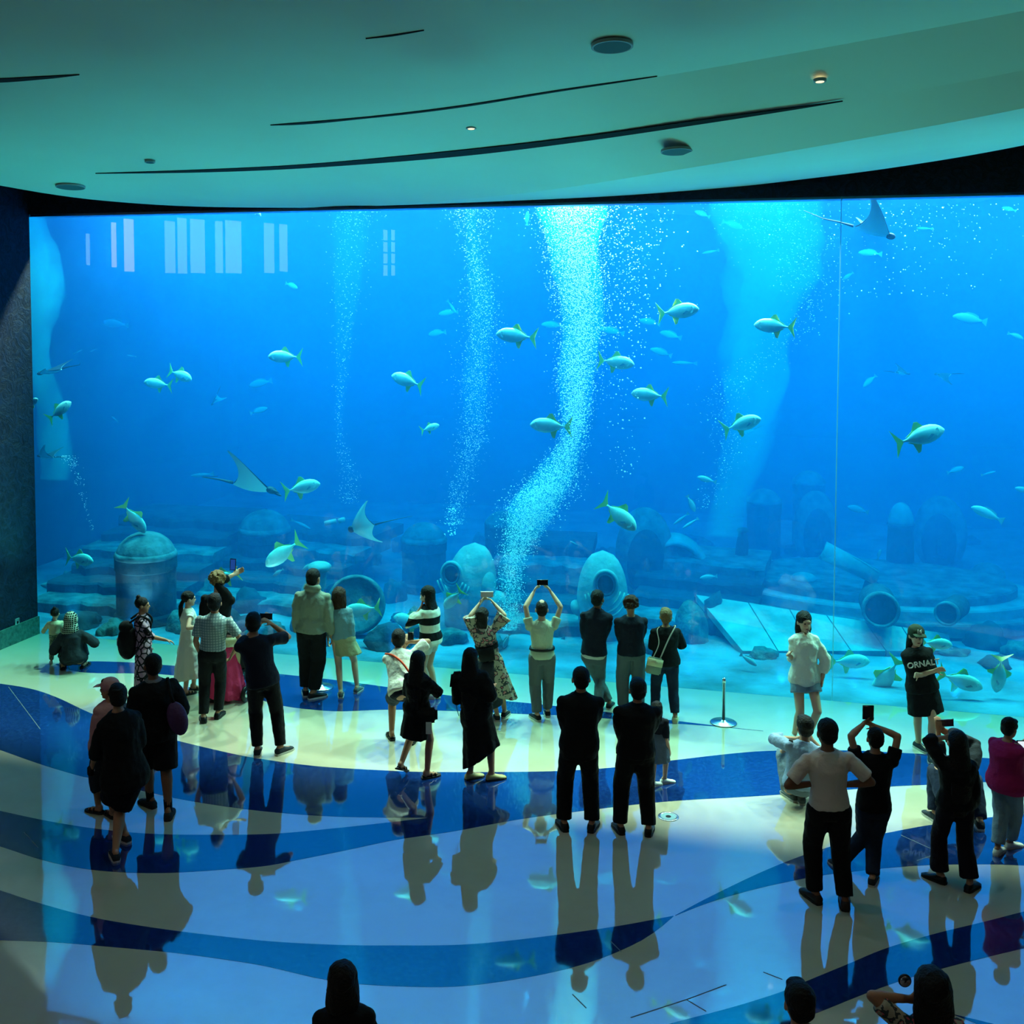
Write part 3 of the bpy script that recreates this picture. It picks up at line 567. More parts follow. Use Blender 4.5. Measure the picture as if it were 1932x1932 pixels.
# rocks
def rock(u, vb, w_, h_, label, group, m=M_CORAL, seed=0):
    p, s = base(u, vb); rx = w_*s/2; H = h_*s; bm = bmesh.new(); bmesh.ops.create_icosphere(bm, subdivisions=3, radius=1)
    for v in bm.verts:
        k = 1 + .45*noise.noise(v.co*1.4+Vector((seed*7.3, 0, 0))) + .22*noise.noise(v.co*3.7+Vector((0, seed*3.1, 0))); v.co = Vector((v.co.x*rx*k, v.co.y*rx*.8*k, max(-.15, v.co.z)*H*k))
    o = obj('reef_rock', bm, m, None, True); o.location = p; o.rotation_euler = (0, 0, seed*1.1); return props(o, label, 'rock', group)
rk = [(150, 1178, 90, 26), (215, 1190, 60, 20), (345, 1184, 80, 30), (440, 1188, 74, 34), (405, 1130, 60, 34), (500, 1196, 80, 26), (470, 1150, 60, 38), (610, 1208, 70, 28), (640, 1140, 50, 36), (735, 1215, 90, 34), (790, 1190, 70, 40), (850, 1208, 60, 24), (745, 1130, 50, 40),
      (930, 1216, 60, 18), (1300, 1205, 70, 60), (1350, 1190, 60, 66), (1230, 1225, 70, 16), (1440, 1240, 60, 18), (1860, 1212, 90, 34), (1905, 1180, 70, 40), (1800, 1232, 60, 12), (1880, 1255, 70, 18), (1925, 1235, 60, 28), (1600, 1110, 60, 30), (1740, 1122, 70, 26), (1480, 1118, 50, 26), (1120, 1085, 50, 40), (1040, 1090, 60, 44), (700, 1060, 50, 24), (590, 1060, 46, 22), (375, 1045, 60, 22), (150, 1050, 60, 18), (1330, 1040, 50, 22)]
for _ in range(46):
    v = random.uniform(1020, 1175); rk.append((random.uniform(80, 1920), v, random.uniform(22, 64), random.uniform(8, 26)))
for i, (u, v, w_, h_) in enumerate(rk): rock(u, v, w_, h_, where(('broad ' if w_ > 60 else 'small ' if w_ < 36 else '') + ('pale reef rock' if i % 3 else 'dark reef rock'), u, v-h_/2), 'reef rocks on the tank floor', M_CORAL if i % 3 else M_RUIN3, i)

p = tp(628, 985, 3.0); e = empty('sunken_pipe', p, (0, -.22, GANG), 'two short pale pipe pieces adrift behind the white bellied ray', 'pipe')
for a, b in ((-.16, .06), (.12, .24)):
    bm = bmesh.new(); tube(bm, [(a, 0, 0), (b, 0, .01)], .045, 12); obj('pipe_piece', bm, M_RUIN2, e, True)
# ---------------------------------------------------------------- fish, rays, bubbles
M_FISH = mat('silver_scales', (205, 228, 212), .35, noise_s=3, noise_a=.12, spec=.6); M_FIN = mat('yellow_fin', (215, 226, 110), .5); M_FISH2 = mat('grey_scales', (120, 150, 160), .5); M_FIN2 = mat('grey_fin', (110, 140, 150), .5)
M_EYE = mat('eye_black', (10, 12, 16), .2); M_RAYB = mat('ray_belly', (205, 222, 214), .6); M_RAYT = mat('ray_back', (44, 52, 64), .6); M_GILL = mat('fish_cheek', (215, 232, 215), .4)
def body_loft(prof, n=14):
    bm = bmesh.new(); rings(bm, [(Vector((x, 0, zc)), Vector((0, wy, 0)), Vector((0, 0, h))) for x, zc, h, wy in prof], n); return bm
def plate(pts, th=.008, y=0.0):
    bm = bmesh.new(); a = [bm.verts.new((x, y-th/2, z)) for x, z in pts]; b = [bm.verts.new((x, y+th/2, z)) for x, z in pts]; n = len(pts)
    bm.faces.new(a); bm.faces.new(list(reversed(b)))
    for i in range(n): bm.faces.new((a[(i+1) % n], a[i], b[i], b[(i+1) % n]))
    bmesh.ops.triangulate(bm, faces=[f for f in bm.faces if len(f.verts) > 4]); return bm
def mesh_of(nm, bm, m, smooth=True):
    me = bpy.data.meshes.new(nm); bm.to_mesh(me); bm.free(); me.materials.append(m)
    if smooth: me.polygons.foreach_set('use_smooth', [True]*len(me.polygons))
    return me
PROF = [(.5, -.01, .012, .008), (.475, -.008, .05, .028), (.43, .0, .095, .045), (.36, .005, .14, .06), (.25, .005, .178, .07), (.12, 0, .192, .072), (0, 0, .18, .066), (-.11, 0, .140, .050), (-.20, 0, .088, .034), (-.27, 0, .044, .022), (-.33, 0, .024, .014), (-.38, 0, .024, .008)]
PROF2 = [(.5, -.01, .015, .012), (.46, 0, .055, .04), (.38, .005, .10, .06), (.25, .01, .14, .075), (.1, .008, .15, .078), (-.05, .004, .13, .068), (-.18, 0, .09, .048), (-.28, 0, .05, .03), (-.36, 0, .035, .018)]
PROF3 = [(.5, -.0, .01, .01), (.45, 0, .035, .03), (.32, 0, .065, .05), (.15, 0, .08, .055), (-.05, 0, .07, .05), (-.2, 0, .045, .03), (-.34, 0, .02, .012)]
KIND = {
 'pompano_fish': [('body', mesh_of('body', body_loft(PROF), M_FISH)),
   ('tail_fin', mesh_of('tail_fin', plate([(-.37, .026), (-.43, .09), (-.50, .19), (-.575, .29), (-.53, .15), (-.485, .05), (-.47, 0), (-.485, -.05), (-.53, -.15), (-.575, -.29), (-.50, -.19), (-.43, -.09), (-.37, -.026)]), M_FIN, False)),
   ('dorsal_fin', mesh_of('dorsal_fin', plate([(.12, .17), (.02, .30), (-.05, .31), (-.02, .22), (-.12, .16), (-.30, .055), (-.2, .07), (0, .15)]), M_FIN, False)),
   ('anal_fin', mesh_of('anal_fin', plate([(-.02, -.16), (-.08, -.30), (-.14, -.32), (-.10, -.21), (-.16, -.13), (-.30, -.055), (-.2, -.07), (-.08, -.12)]), M_FIN, False)),
   ('pectoral_fin', mesh_of('pectoral_fin', plate([(.26, -.03), (.14, -.09), (.10, -.08), (.2, .0)], .006, -.078), M_FISH2, False)),
   ('gill_cover', mesh_of('gill_cover', plate([(.36, .09), (.30, .05), (.28, -.02), (.31, -.09), (.36, -.05), (.38, .02)], .12, 0), M_GILL, False))],
 'reef_fish': [('body', mesh_of('body', body_loft(PROF2), M_FISH2)),
   ('tail_fin', mesh_of('tail_fin', plate([(-.34, .03), (-.5, .13), (-.47, 0), (-.5, -.13), (-.34, -.03)]), M_FIN2, False)),
   ('dorsal_fin', mesh_of('dorsal_fin', plate([(.22, .13), (.1, .2), (-.1, .18), (-.24, .12), (-.26, .06), (0, .12)]), M_FIN2, False))],
 'slender_fish': [('body', mesh_of('body', body_loft(PROF3, 10), M_FISH2)),
   ('tail_fin', mesh_of('tail_fin', plate([(-.32, .02), (-.5, .10), (-.45, 0), (-.5, -.10), (-.32, -.02)]), M_FIN2, False))]}
eyeme = None
bm = bmesh.new(); ellipsoid(bm, (.42, 0, .02), .018, .052, .018, None, 8, 6); eyeme = mesh_of('eye', bm, M_EYE)
def fish(kind, nose, tail, d, label, group, yaw=0, cat='fish'):
    a = tp(nose[0], nose[1], d); b = tp(tail[0], tail[1], d); X = (a-b); L = X.length/1.02; X.normalize()
    up = Vector((0, 0, 1)); Z = (up - X*up.dot(X))
    if Z.length < .5: Z = Vector((-X.z, 0, X.x)) if abs(X.z) > .1 else up
    Z.normalize()
    if Z.z < 0: Z = -Z
    Y = Z.cross(X); R = Matrix((X, Y, Z)).transposed()
    R = R @ Matrix.Rotation(math.radians(yaw), 3, 'Z'); L /= max(.3, math.cos(math.radians(yaw)))
    e = empty(kind, (a+b)/2, R.to_euler(), label, cat, group); e.scale = (L, L, L)
    for nm, me in KIND[kind]:
        o = bpy.data.objects.new(nm, me); COL.objects.link(o); o.parent = e
    if kind != 'slender_fish':
        o = bpy.data.objects.new('eye', eyeme); COL.objects.link(o); o.parent = e
    return e
GP_, GR_, GS_ = 'silver pompano with yellow fins', 'grey reef fish in the haze', 'thin far fish in the haze'
pomp = [((508,672),(565,674),1.2,'above the leftmost third of the water, alone below the mirrored windows'),((364,716),(318,700),1.6,'swimming away from its twin, upper of the pair'),((274,720),(320,728),1.6,'lower of the pair left of the thin bubble stream'),((737,708),(797,728),1.2,'swimming between the thin and middle bubble streams'),((936,629),(1009,638),1.0,'closest to the left edge of the tall bubble column'),((1320,582),(1243,592),.9,'heading for the wide white plume, level with the ray shadow'),((1198,687),(1130,680),1.2,'just right of the tall bubble column, facing away from it'),
 ((1190,742),(1257,748),1.2,'lowest of the three beside the tall bubble column'),((1422,612),(1497,618),.8,'in front of the wide white plume, tail to the seam'),((1436,788),(1366,812),1.2,'crossing the wide plume over a small dark ray'),((1784,810),(1690,836),.8,'largest, alone in open water right of the seam'),((602,913),(540,926),1.2,'beside the nose of the big manta'),((271,1007),(236,950),1.0,'diving nose down onto the dark domed drum'),((1202,998),(1136,948),.9,'diving between the two eye masks'),
 ((504,1066),(562,1022),.9,'diving over the heads of the hooded man couple'),((179,1058),(124,1052),1.0,'in front of the stone steps by the stone wall'),((1643,1250),(1566,1246),1.1,'beside the hip of the white shirt woman'),((1650,1316),(1694,1242),.9,'diving behind the cap woman, tail upright'),((1856,1300),(1772,1270),.6,'near the sand right of the cap woman'),((1884,1310),(1886,1236),.7,'hanging head down by the right frame edge'),
 ((1799,1219),(1738,1210),.8,'behind the shoulder of the cap woman'),((739,1166),(806,1182),1.2,'beside the hand of the striped sweater woman'),((712,1203),(776,1210),1.0,'just above the bending man in white'),((836,1150),(872,1112),.8,'steep, behind the long haired striped woman'),((650,1152),(713,1148),.8,'beside the shoulder of the blue cardigan woman'),((395,1100),(450,1078),.7,'behind the curly hair visitor with raised phone'),((226,1142),(276,1132),.9,'behind the head of the backpack woman'),
 ((131,758),(96,790),.7,'close to the dark wall, face turned to the hall'),((74,752),(50,766),.7,'cut by the dark wall at window edge'),((1000,800),(1075,806),1.0,'in front of the tall bubble column, middle height'),((828,802),(796,812),1.6,'near the middle bubble stream'),((492,408),(480,396),.9,'tiny, at the very top under the ceiling edge')]
for n_, t_, d_, lb in pomp: fish('pompano_fish', n_, t_, d_, 'silver yellow-finned fish ' + lb if len(lb.split()) < 13 else lb, GP_, random.choice((-14, 12, 6, -8)))
reef = [((80,1102),(118,1112),2,'reef_fish'),((172,1133),(212,1142),1.6,'reef_fish'),((1315,900),(1352,910),2.5,'reef_fish'),((1312,966),(1296,934),2.5,'reef_fish'),((1320,1090),(1354,1088),3,'reef_fish'),((1428,1254),(1396,1236),1,'reef_fish'),((1832,956),(1894,984),2.5,'reef_fish'),((1820,882),(1786,892),4,'reef_fish'),((1796,596),(1864,608),3,'reef_fish'),((1628,730),(1654,708),4,'reef_fish'),((1402,430),(1362,418),4,'reef_fish'),((1324,478),(1358,472),4,'slender_fish'),((1268,684),(1316,686),5,'slender_fish'),((1227,658),(1268,672),4,'reef_fish'),
 ((1244,627),(1287,638),4,'reef_fish'),((1206,604),(1246,612),4,'reef_fish'),((1132,620),(1178,630),4,'reef_fish'),((1022,612),(1064,616),4,'reef_fish'),((828,593),(864,588),4,'reef_fish'),((862,590),(842,566),4,'slender_fish'),((806,632),(844,626),4,'reef_fish'),((470,728),(514,718),5,'reef_fish'),((504,770),(473,780),4,'reef_fish'),((564,544),(536,534),3,'reef_fish'),((208,786),(226,796),5,'slender_fish'),((195,608),(240,614),7,'reef_fish'),((996,398),(994,426),3,'reef_fish'),((360,898),(404,894),4,'slender_fish'),((1310,398),(1340,410),4,'reef_fish'),((1466,398),(1480,404),4,'reef_fish'),
 ((1914,920),(1950,930),3,'reef_fish'),((1590,528),(1610,514),4,'reef_fish'),((1620,476),(1664,480),3,'reef_fish'),((1288,996),(1318,978),3,'slender_fish'),((1270,990),(1300,968),3.5,'slender_fish'),((1598,955),(1640,968),5,'reef_fish'),((1662,1036),(1656,1056),4,'reef_fish'),((572,1075),(590,1062),1.6,'reef_fish'),((594,1070),(612,1058),1.6,'reef_fish'),((516,1086),(534,1074),1.6,'reef_fish'),((586,998),(548,980),4,'slender_fish'),((154,660),(140,668),5,'slender_fish'),((170,664),(182,658),5,'slender_fish'),((240,670),(256,673),5,'slender_fish'),
 ((950,1222),(962,1196),.8,'reef_fish'),((1060,1216),(1066,1196),2,'reef_fish'),((1075,1020),(1092,1030),3,'slender_fish'),((1460,1060),(1440,1050),6,'slender_fish'),((1890,392),(1918,398),3,'reef_fish'),((1730,430),(1760,432),3,'slender_fish'),((1880,890),(1850,896),4,'slender_fish'),((1932,640),(1900,628),3,'reef_fish')]
for n_, t_, d_, k_ in reef: fish(k_, n_, t_, d_, where('grey fish' if k_ == 'reef_fish' else 'slim faint fish', (n_[0]+t_[0])/2, (n_[1]+t_[1])/2), GR_ if k_ == 'reef_fish' else GS_, random.choice((-20, 15, 0, 10)))
# rays: flat diamond bodies with raised wings and a whip tail
def ray_meshes(lift, belly=True):
    nx, ny = 12, 16; V = []; F = []
    def zt(x, y): return lift*abs(y)**1.5 if True else 0
    for side in (1, -1):
        for i in range(nx+1):
            for j in range(ny+1):
                y = -1 + 2*j/ny; ay = abs(y); xf = .50*(1-ay)**.8 - .28*ay*ay; xb = -.36*(1-ay)**1.0 - .10*ay - .24*ay**3 + .12*math.sin(PI*ay); x = xb+(xf-xb)*i/nx
                th = .085*(1-ay)**1.2*math.sin(PI*(.08+.84*i/nx)); V.append((x, y*.82, zt(x, y) + side*th))
    N = (nx+1)*(ny+1)
    def q(k, flip):
        out = []
        for i in range(nx):
            for j in range(ny):
                a = k*N + i*(ny+1)+j; f = (a, a+1, a+ny+2, a+ny+1); out.append(f if flip else f[::-1])
        return out
    return V, q(0, False), q(1, True)
def ray_fish(name, c, nose, span_px, d, lift, label, cat, tail=.9, upd=(0, 0, 1), flip=False, cph=False):
    a = tp(nose[0], nose[1], d); c_ = tp(c[0], c[1], d); X = (a-c_).normalized(); s = span_px*c_.y/FPX/1.64
    U = Vector(upd); Z = (U - X*U.dot(X)).normalized(); Y = Z.cross(X); R = Matrix((X, Y, Z)).transposed()
    e = empty(name, c_, R.to_euler(), label, cat, 'rays gliding in the tank'); e.scale = (s, s, s); V, Ft, Fb = ray_meshes(lift)
    def sub(Fs, nm, m):
        used = sorted({i for f in Fs for i in f}); mp = {k: i for i, k in enumerate(used)}
        return pyd(nm, [V[k] for k in used], [tuple(mp[i] for i in f) for f in Fs], m, e, True)
    sub(Ft, 'back', M_RAYT); sub(Fb, 'belly', M_RAYB)
    bm = bmesh.new(); ellipsoid(bm, (.50, 0, .01), .12, .13, .07, None, 12, 8); obj('head', bm, M_RAYT, e, True)
    bm = bmesh.new(); tube(bm, [(-.38, 0, .02), (-.7, .02, .04), (-1.1, .04, .03), (-.4-tail*1.2, .02, .10)], [.035, .02, .012, .006], 6); obj('whip_tail', bm, M_RAYT, e, True)
    if cph:
        for q in (-1, 1):
            bm = bmesh.new(); tube(bm, [(.52, q*.09, 0), (.66, q*.10, -.03), (.72, q*.07, -.05)], [.03, .025, .01], 6); obj('head_horn', bm, M_RAYT, e, True)
    return e
ray_fish('eagle_ray', (1640, 436), (1694, 450), 128, 1.0, .62, 'dark backed eagle ray with long whip tail crossing the pane seam near the top', 'ray', 1.0, (.05, .30, .95))
ray_fish('manta_ray', (470, 918), (524, 928), 150, 1.4, .42, 'big pale manta ray with one wing raised, over a hazy dome', 'ray', .3, (-.12, .50, .85), cph=True)
ray_fish('spotted_ray', (688, 994), (656, 1000), 92, 1.2, .25, 'white bellied ray banking steeply above the blue cardigan woman', 'ray', 1.1, (.3, .9, .35))
ray_fish('small_ray', (406, 752), (404, 756), 40, 4, -.5, 'small pale ray seen head on in the open blue', 'ray', .2, (0, 0, 1))
ray_fish('flat_ray', (1699, 704), (1722, 706), 46, 3.5, .4, 'pale ray with upturned wing, first of two gliding in line', 'ray', .1, (0, -.3, 1))
ray_fish('flat_ray', (1783, 706), (1758, 706), 50, 3.5, -.4, 'pale ray with drooping wings, second of two gliding in line', 'ray', .1, (0, -.3, 1))
ray_fish('dim_ray', (100, 700), (70, 706), 90, 1.5, .2, 'shadowy ray with straight dark tail at the corner plume', 'ray', .6, (0, -.15, 1))
ray_fish('dark_ray', (90, 862), (66, 860), 60, 1.6, .6, 'dark curved ray low in the corner plume', 'ray', .1, (0, .2, 1))
ray_fish('dark_ray', (1412, 814), (1400, 818), 50, 5.5, .6, 'small dark ray behind the fish on the wide white plume', 'ray', .1, (0, .2, 1))
# ---- bubbles
M_BUB, n_, o_ = nt_new('air_bubble'); d_ = n_.nodes.new('ShaderNodeBsdfDiffuse'); t_ = n_.nodes.new('ShaderNodeBsdfTranslucent'); x_ = n_.nodes.new('ShaderNodeMixShader'); d_.inputs[0].default_value = (1, 1, 1, 1); t_.inputs[0].default_value = (1, 1, 1, 1)
n_.links.new(d_.outputs[0], x_.inputs[1]); n_.links.new(t_.outputs[0], x_.inputs[2]); n_.links.new(x_.outputs[0], o_.inputs[0])
OCT = [(1, 0, 0), (-1, 0, 0), (0, 1, 0), (0, -1, 0), (0, 0, 1), (0, 0, -1)]; OF = [(0, 2, 4), (2, 1, 4), (1, 3, 4), (3, 0, 4), (2, 0, 5), (1, 2, 5), (3, 1, 5), (0, 3, 5)]
def bubbles(path, n, d, label, rmin=.005, rmax=.013, sd=.3, seed=1, spread=1.0, bias=1.0):
    rnd = random.Random(seed); P_ = spline([(a, b, c) for a, b, c in path], 10); V = []; F = []
    ws = [max(1.0, p.z) for p in P_]; tot = sum(ws); cum = []
    for i in range(n):
        x = rnd.random()*tot; k = 0
        for k, w_ in enumerate(ws):
            x -= w_
            if x < 0: break
        p = P_[k]; q = P_[min(k+1, len(P_)-1)]; t = rnd.random(); u = p.x+(q.x-p.x)*t; v = p.y+(q.y-p.y)*t
        u += rnd.gauss(0, 1)*p.z*.42*spread; c = tp(u, v, d + rnd.gauss(0, sd)); c.z = min(c.z, WZ-.05); r = rmin + (rmax-rmin)*rnd.random()**3; k0 = len(V)
        for o in OCT: V.append((c.x+o[0]*r, c.y+o[1]*r, c.z+o[2]*r*.8))
        F += [(a+k0, b+k0, c_+k0) for a, b, c_ in OF]
    return props(pyd('bubble_stream', V, F, M_BUB, None, True), label, 'bubbles', None, 'stuff')
main = [(962, 1190, 18), (965, 1130, 26), (968, 1060, 30), (990, 1000, 48), (1010, 950, 62), (1045, 900, 52), (1078, 830, 30), (1085, 770, 36), (1088, 700, 44), (1098, 620, 48), (1090, 540, 54), (1082, 460, 66), (1076, 380, 84)]
bubbles(main, 24000, 1.3, 'tall bright column of rising bubbles in the middle of the window', .005, .0135, .22, 1)
bubbles([(1180, 900, 30), (1170, 700, 60), (1180, 560, 90), (1180, 470, 110), (1175, 380, 130)], 900, 1.0, 'loose bubbles scattered beside the tall bright column', .006, .016, .3, 2)
bubbles([(855, 990, 26), (862, 940, 26), (885, 860, 34), (895, 800, 36), (898, 720, 46), (905, 640, 44), (908, 560, 40), (895, 480, 30), (890, 390, 70)], 3500, 2.0, 'middle thinner bubble stream left of the bright column', .004, .010, .25, 3)
bubbles([(658, 950, 20), (655, 890, 26), (640, 800, 10), (645, 690, 22), (655, 560, 40), (665, 400, 60)], 900, 2.5, 'thin faint bubble stream in the left half of the window', .004, .011, .25, 4)
bubbles([(175, 1000, 5), (160, 950, 7), (145, 890, 14), (125, 860, 22)], 160, 1.5, 'short slanting trail of bubbles in the corner of the tank', .006, .012, .1, 5)
bubbles([(1330, 960, 30), (1370, 850, 40), (1370, 740, 60), (1520, 600, 60), (1500, 480, 120), (1440, 385, 150)], 1600, 3.0, 'small bubbles around the edge of the wide white plume', .005, .013, .4, 6)
bubbles([(850, 1010, 14), (855, 960, 10)], 60, 1.6, 'small burst of bubbles over the first eye mask', .008, .02, .1, 7)
bubbles([(1700, 560, 200), (1740, 450, 220), (1780, 385, 240)], 260, 2.0, 'sparse bubbles near the surface right of the seam', .005, .014, .4, 8)
# ---- clouds of microscopic bubbles: real scattering volumes inside the water
def plume(path, d, label, sc, seed=1, rough=.28, depth=.5):
    P_ = spline([(a, b, c) for a, b, c in path], 6); bm = bmesh.new(); secs = []
    R_ = []; n = 20
    for i, p in enumerate(P_):
        c = tp(p.x, p.y, d); r = p.z*c.y/FPX; c.z = min(c.z, WZ-.02); ring = []
        for k in range(n):
            a = 2*PI*k/n; q = 1 + rough*noise.noise(Vector((math.cos(a)*1.3+seed*9, math.sin(a)*1.3, c.z*1.1))) + rough*.5*noise.noise(Vector((math.cos(a)*3, math.sin(a)*3+seed*5, c.z*3.4)))
            ring.append(bm.verts.new(c + GT*(r*q*math.cos(a)) + GN*(r*q*depth*math.sin(a))))
        R_.append(ring)
    for a, b in zip(R_, R_[1:]):
        for k in range(n): bm.faces.new((a[k], a[(k+1) % n], b[(k+1) % n], b[k]))
    bm.faces.new(R_[0]); bm.faces.new(R_[-1]); bmesh.ops.recalc_face_normals(bm, faces=bm.faces)
    return props(obj('bubble_plume', bm, sc), label, 'bubbles', None, 'stuff')
def vmat(name, k): return volume_mat(name, (.20, .02, .001), (k*.05, k*.8, k))
V_MAIN, V_MID, V_WIDE, V_CORN = vmat('micro_bubbles_dense', .8), vmat('micro_bubbles_thin', .25), vmat('micro_bubbles_wide', .85), vmat('micro_bubbles_corner', .95)
plume([(a, b, c*.80) for a, b, c in main], 1.3, 'milky core of the tall bright bubble column', V_MAIN, 1)
plume([(895, 800, 22), (898, 720, 26), (905, 640, 25), (908, 560, 24), (895, 480, 14), (888, 385, 10)], 2.0, 'hazy core of the middle bubble stream', V_MID, 2)
plume([(640, 830, 6), (645, 690, 14), (655, 560, 26), (662, 380, 40)], 2.5, 'pale haze of the thin left bubble stream', V_MID, 3)
plume([(1362, 1012, 30), (1378, 960, 34), (1400, 880, 38), (1418, 800, 46), (1428, 720, 62), (1425, 650, 62), (1440, 590, 66), (1458, 520, 84), (1452, 450, 92), (1446, 378, 100)], 3.2, 'wide milky white plume of fine bubbles left of the pane seam', V_WIDE, 4, .34)
plume([(100, 905, 30), (104, 850, 34), (98, 780, 30), (70, 700, 34), (62, 620, 40), (64, 560, 56), (60, 480, 52), (40, 385, 40)], 1.8, 'milky plume of fine bubbles in the corner by the stone wall', V_CORN, 5, .34)
# ---------------------------------------------------------------- people: a posed skeleton, one continuous skin, garments and hair as parts
def wmat(name, c, rough=.85, **k): return mat(name, c, rough, bump=k.pop('bump', .5), bump_s=k.pop('bump_s', 9), spec=.2, **k)
SKIN = mat('skin', (176, 128, 100), .6); SKIN_L = mat('skin_fair', (206, 164, 138), .6); SKIN_D = mat('skin_tan', (128, 88, 66), .6)
HAIR_K = mat('black_hair', (14, 12, 12), .6, bump=.5, bump_s=60, spec=.2); HAIR_B = mat('brown_hair', (58, 34, 22), .6, bump=.5, bump_s=60, spec=.2); HAIR_Y = mat('light_brown_hair', (122, 92, 50), .5, bump=.6, bump_s=50)
M_SOLE = mat('shoe_sole', (196, 192, 184), .7); M_SOLED = mat('dark_sole', (26, 26, 28), .7)
M_MOUTH = mat('lips', (140, 70, 66), .5); M_WHITE = mat('plain_white', (220, 220, 214), .7); M_STEEL = mat('brushed_steel', (190, 196, 200), .25, metal=1)
M_PHONE = mat('phone_back', (20, 24, 34), .25, spec=.6); M_BLACKP = mat('black_plastic', (12, 13, 15), .4)
M_SCREEN = emis('phone_screen', (.02, .10, .45, 1), .6)
def pattern(name, kind, a, b, c=None, scale=10):
    m, n, out = nt_new(name); bs = n.nodes.new('ShaderNodeBsdfPrincipled'); n.links.new(bs.outputs[0], out.inputs[0]); bs.inputs['Roughness'].default_value = .85; bs.inputs['Specular IOR Level'].default_value = .2
    tc = n.nodes.new('ShaderNodeTexCoord'); mx = n.nodes.new('ShaderNodeMix'); mx.data_type = 'RGBA'; mx.inputs[6].default_value = lin(a); mx.inputs[7].default_value = lin(b); n.links.new(mx.outputs[2], bs.inputs['Base Color'])
    if kind == 'stripes':
        s = n.nodes.new('ShaderNodeSeparateXYZ'); n.links.new(tc.outputs['Object'], s.inputs[0]); f = n.nodes.new('ShaderNodeMath'); f.operation = 'MULTIPLY'; f.inputs[1].default_value = scale; n.links.new(s.outputs[2], f.inputs[0])
        g = n.nodes.new('ShaderNodeMath'); g.operation = 'FRACT'; n.links.new(f.outputs[0], g.inputs[0]); h = n.nodes.new('ShaderNodeMath'); h.operation = 'GREATER_THAN'; h.inputs[1].default_value = .5; n.links.new(g.outputs[0], h.inputs[0]); n.links.new(h.outputs[0], mx.inputs[0])
    elif kind == 'cells':
        v = n.nodes.new('ShaderNodeTexVoronoi'); v.feature = 'DISTANCE_TO_EDGE'; v.inputs['Scale'].default_value = scale; n.links.new(tc.outputs['Object'], v.inputs[0])
        h = n.nodes.new('ShaderNodeMath'); h.operation = 'GREATER_THAN'; h.inputs[1].default_value = .10; n.links.new(v.outputs[0], h.inputs[0]); n.links.new(h.outputs[0], mx.inputs[0])
    elif kind == 'check':
        s = n.nodes.new('ShaderNodeSeparateXYZ'); n.links.new(tc.outputs['Object'], s.inputs[0]); o1 = []
        for i in (0, 2):
            f = n.nodes.new('ShaderNodeMath'); f.operation = 'MULTIPLY'; f.inputs[1].default_value = scale; n.links.new(s.outputs[i], f.inputs[0]); g = n.nodes.new('ShaderNodeMath'); g.operation = 'FRACT'; n.links.new(f.outputs[0], g.inputs[0])
            h = n.nodes.new('ShaderNodeMath'); h.operation = 'GREATER_THAN'; h.inputs[1].default_value = .72; n.links.new(g.outputs[0], h.inputs[0]); o1.append(h)
        k = n.nodes.new('ShaderNodeMath'); k.operation = 'MAXIMUM'; n.links.new(o1[0].outputs[0], k.inputs[0]); n.links.new(o1[1].outputs[0], k.inputs[1]); n.links.new(k.outputs[0], mx.inputs[0])
    else:                                   # blotches
        t = n.nodes.new('ShaderNodeTexNoise'); t.inputs['Scale'].default_value = scale; t.inputs['Detail'].default_value = 2; n.links.new(tc.outputs['Object'], t.inputs[0])
        r = n.nodes.new('ShaderNodeValToRGB'); r.color_ramp.interpolation = 'CONSTANT'; e = r.color_ramp.elements; e[0].position = 0; e[0].color = lin(a); e[1].position = .5; e[1].color = lin(b); e2 = e.new(.6); e2.color = lin(c or b); e3 = e.new(.64); e3.color = lin(a)
        n.links.new(t.outputs[0], r.inputs[0]); n.links.new(r.outputs[0], bs.inputs['Base Color'])
    MATS[name] = m; return m
def voxel(o, size, smooth=3, fac=.6, noise_=None):
    r = o.modifiers.new('remesh', 'REMESH'); r.mode = 'VOXEL'; r.voxel_size = size; r.use_smooth_shade = True
    s = o.modifiers.new('smooth', 'SMOOTH'); s.factor = fac; s.iterations = smooth
    if noise_:
        t = bpy.data.textures.get('folds') or bpy.data.textures.new('folds', 'CLOUDS'); t.noise_scale = .10; t.noise_depth = 1
        d = o.modifiers.new('folds', 'DISPLACE'); d.texture = t; d.strength = noise_; d.mid_level = .5; d.texture_coords = 'LOCAL'
    return o
def ik(S, T, a, b, pole):
    d = T-S; L = d.length
    if L > (a+b)*.995: T = S + d*((a+b)*.995/L); d = T-S; L = d.length
    L = max(L, abs(a-b)+.01); u = d.normalized(); p = (pole-S); p = p - u*p.dot(u)
    if p.length < 1e-4: p = Vector((0, 0, -1)) - u*(-u.z)
    p.normalize(); ca = (a*a+L*L-b*b)/(2*a*L); ca = max(-1, min(1, ca)); return S + u*(a*ca) + p*(a*math.sqrt(1-ca*ca)), T
class P_: pass
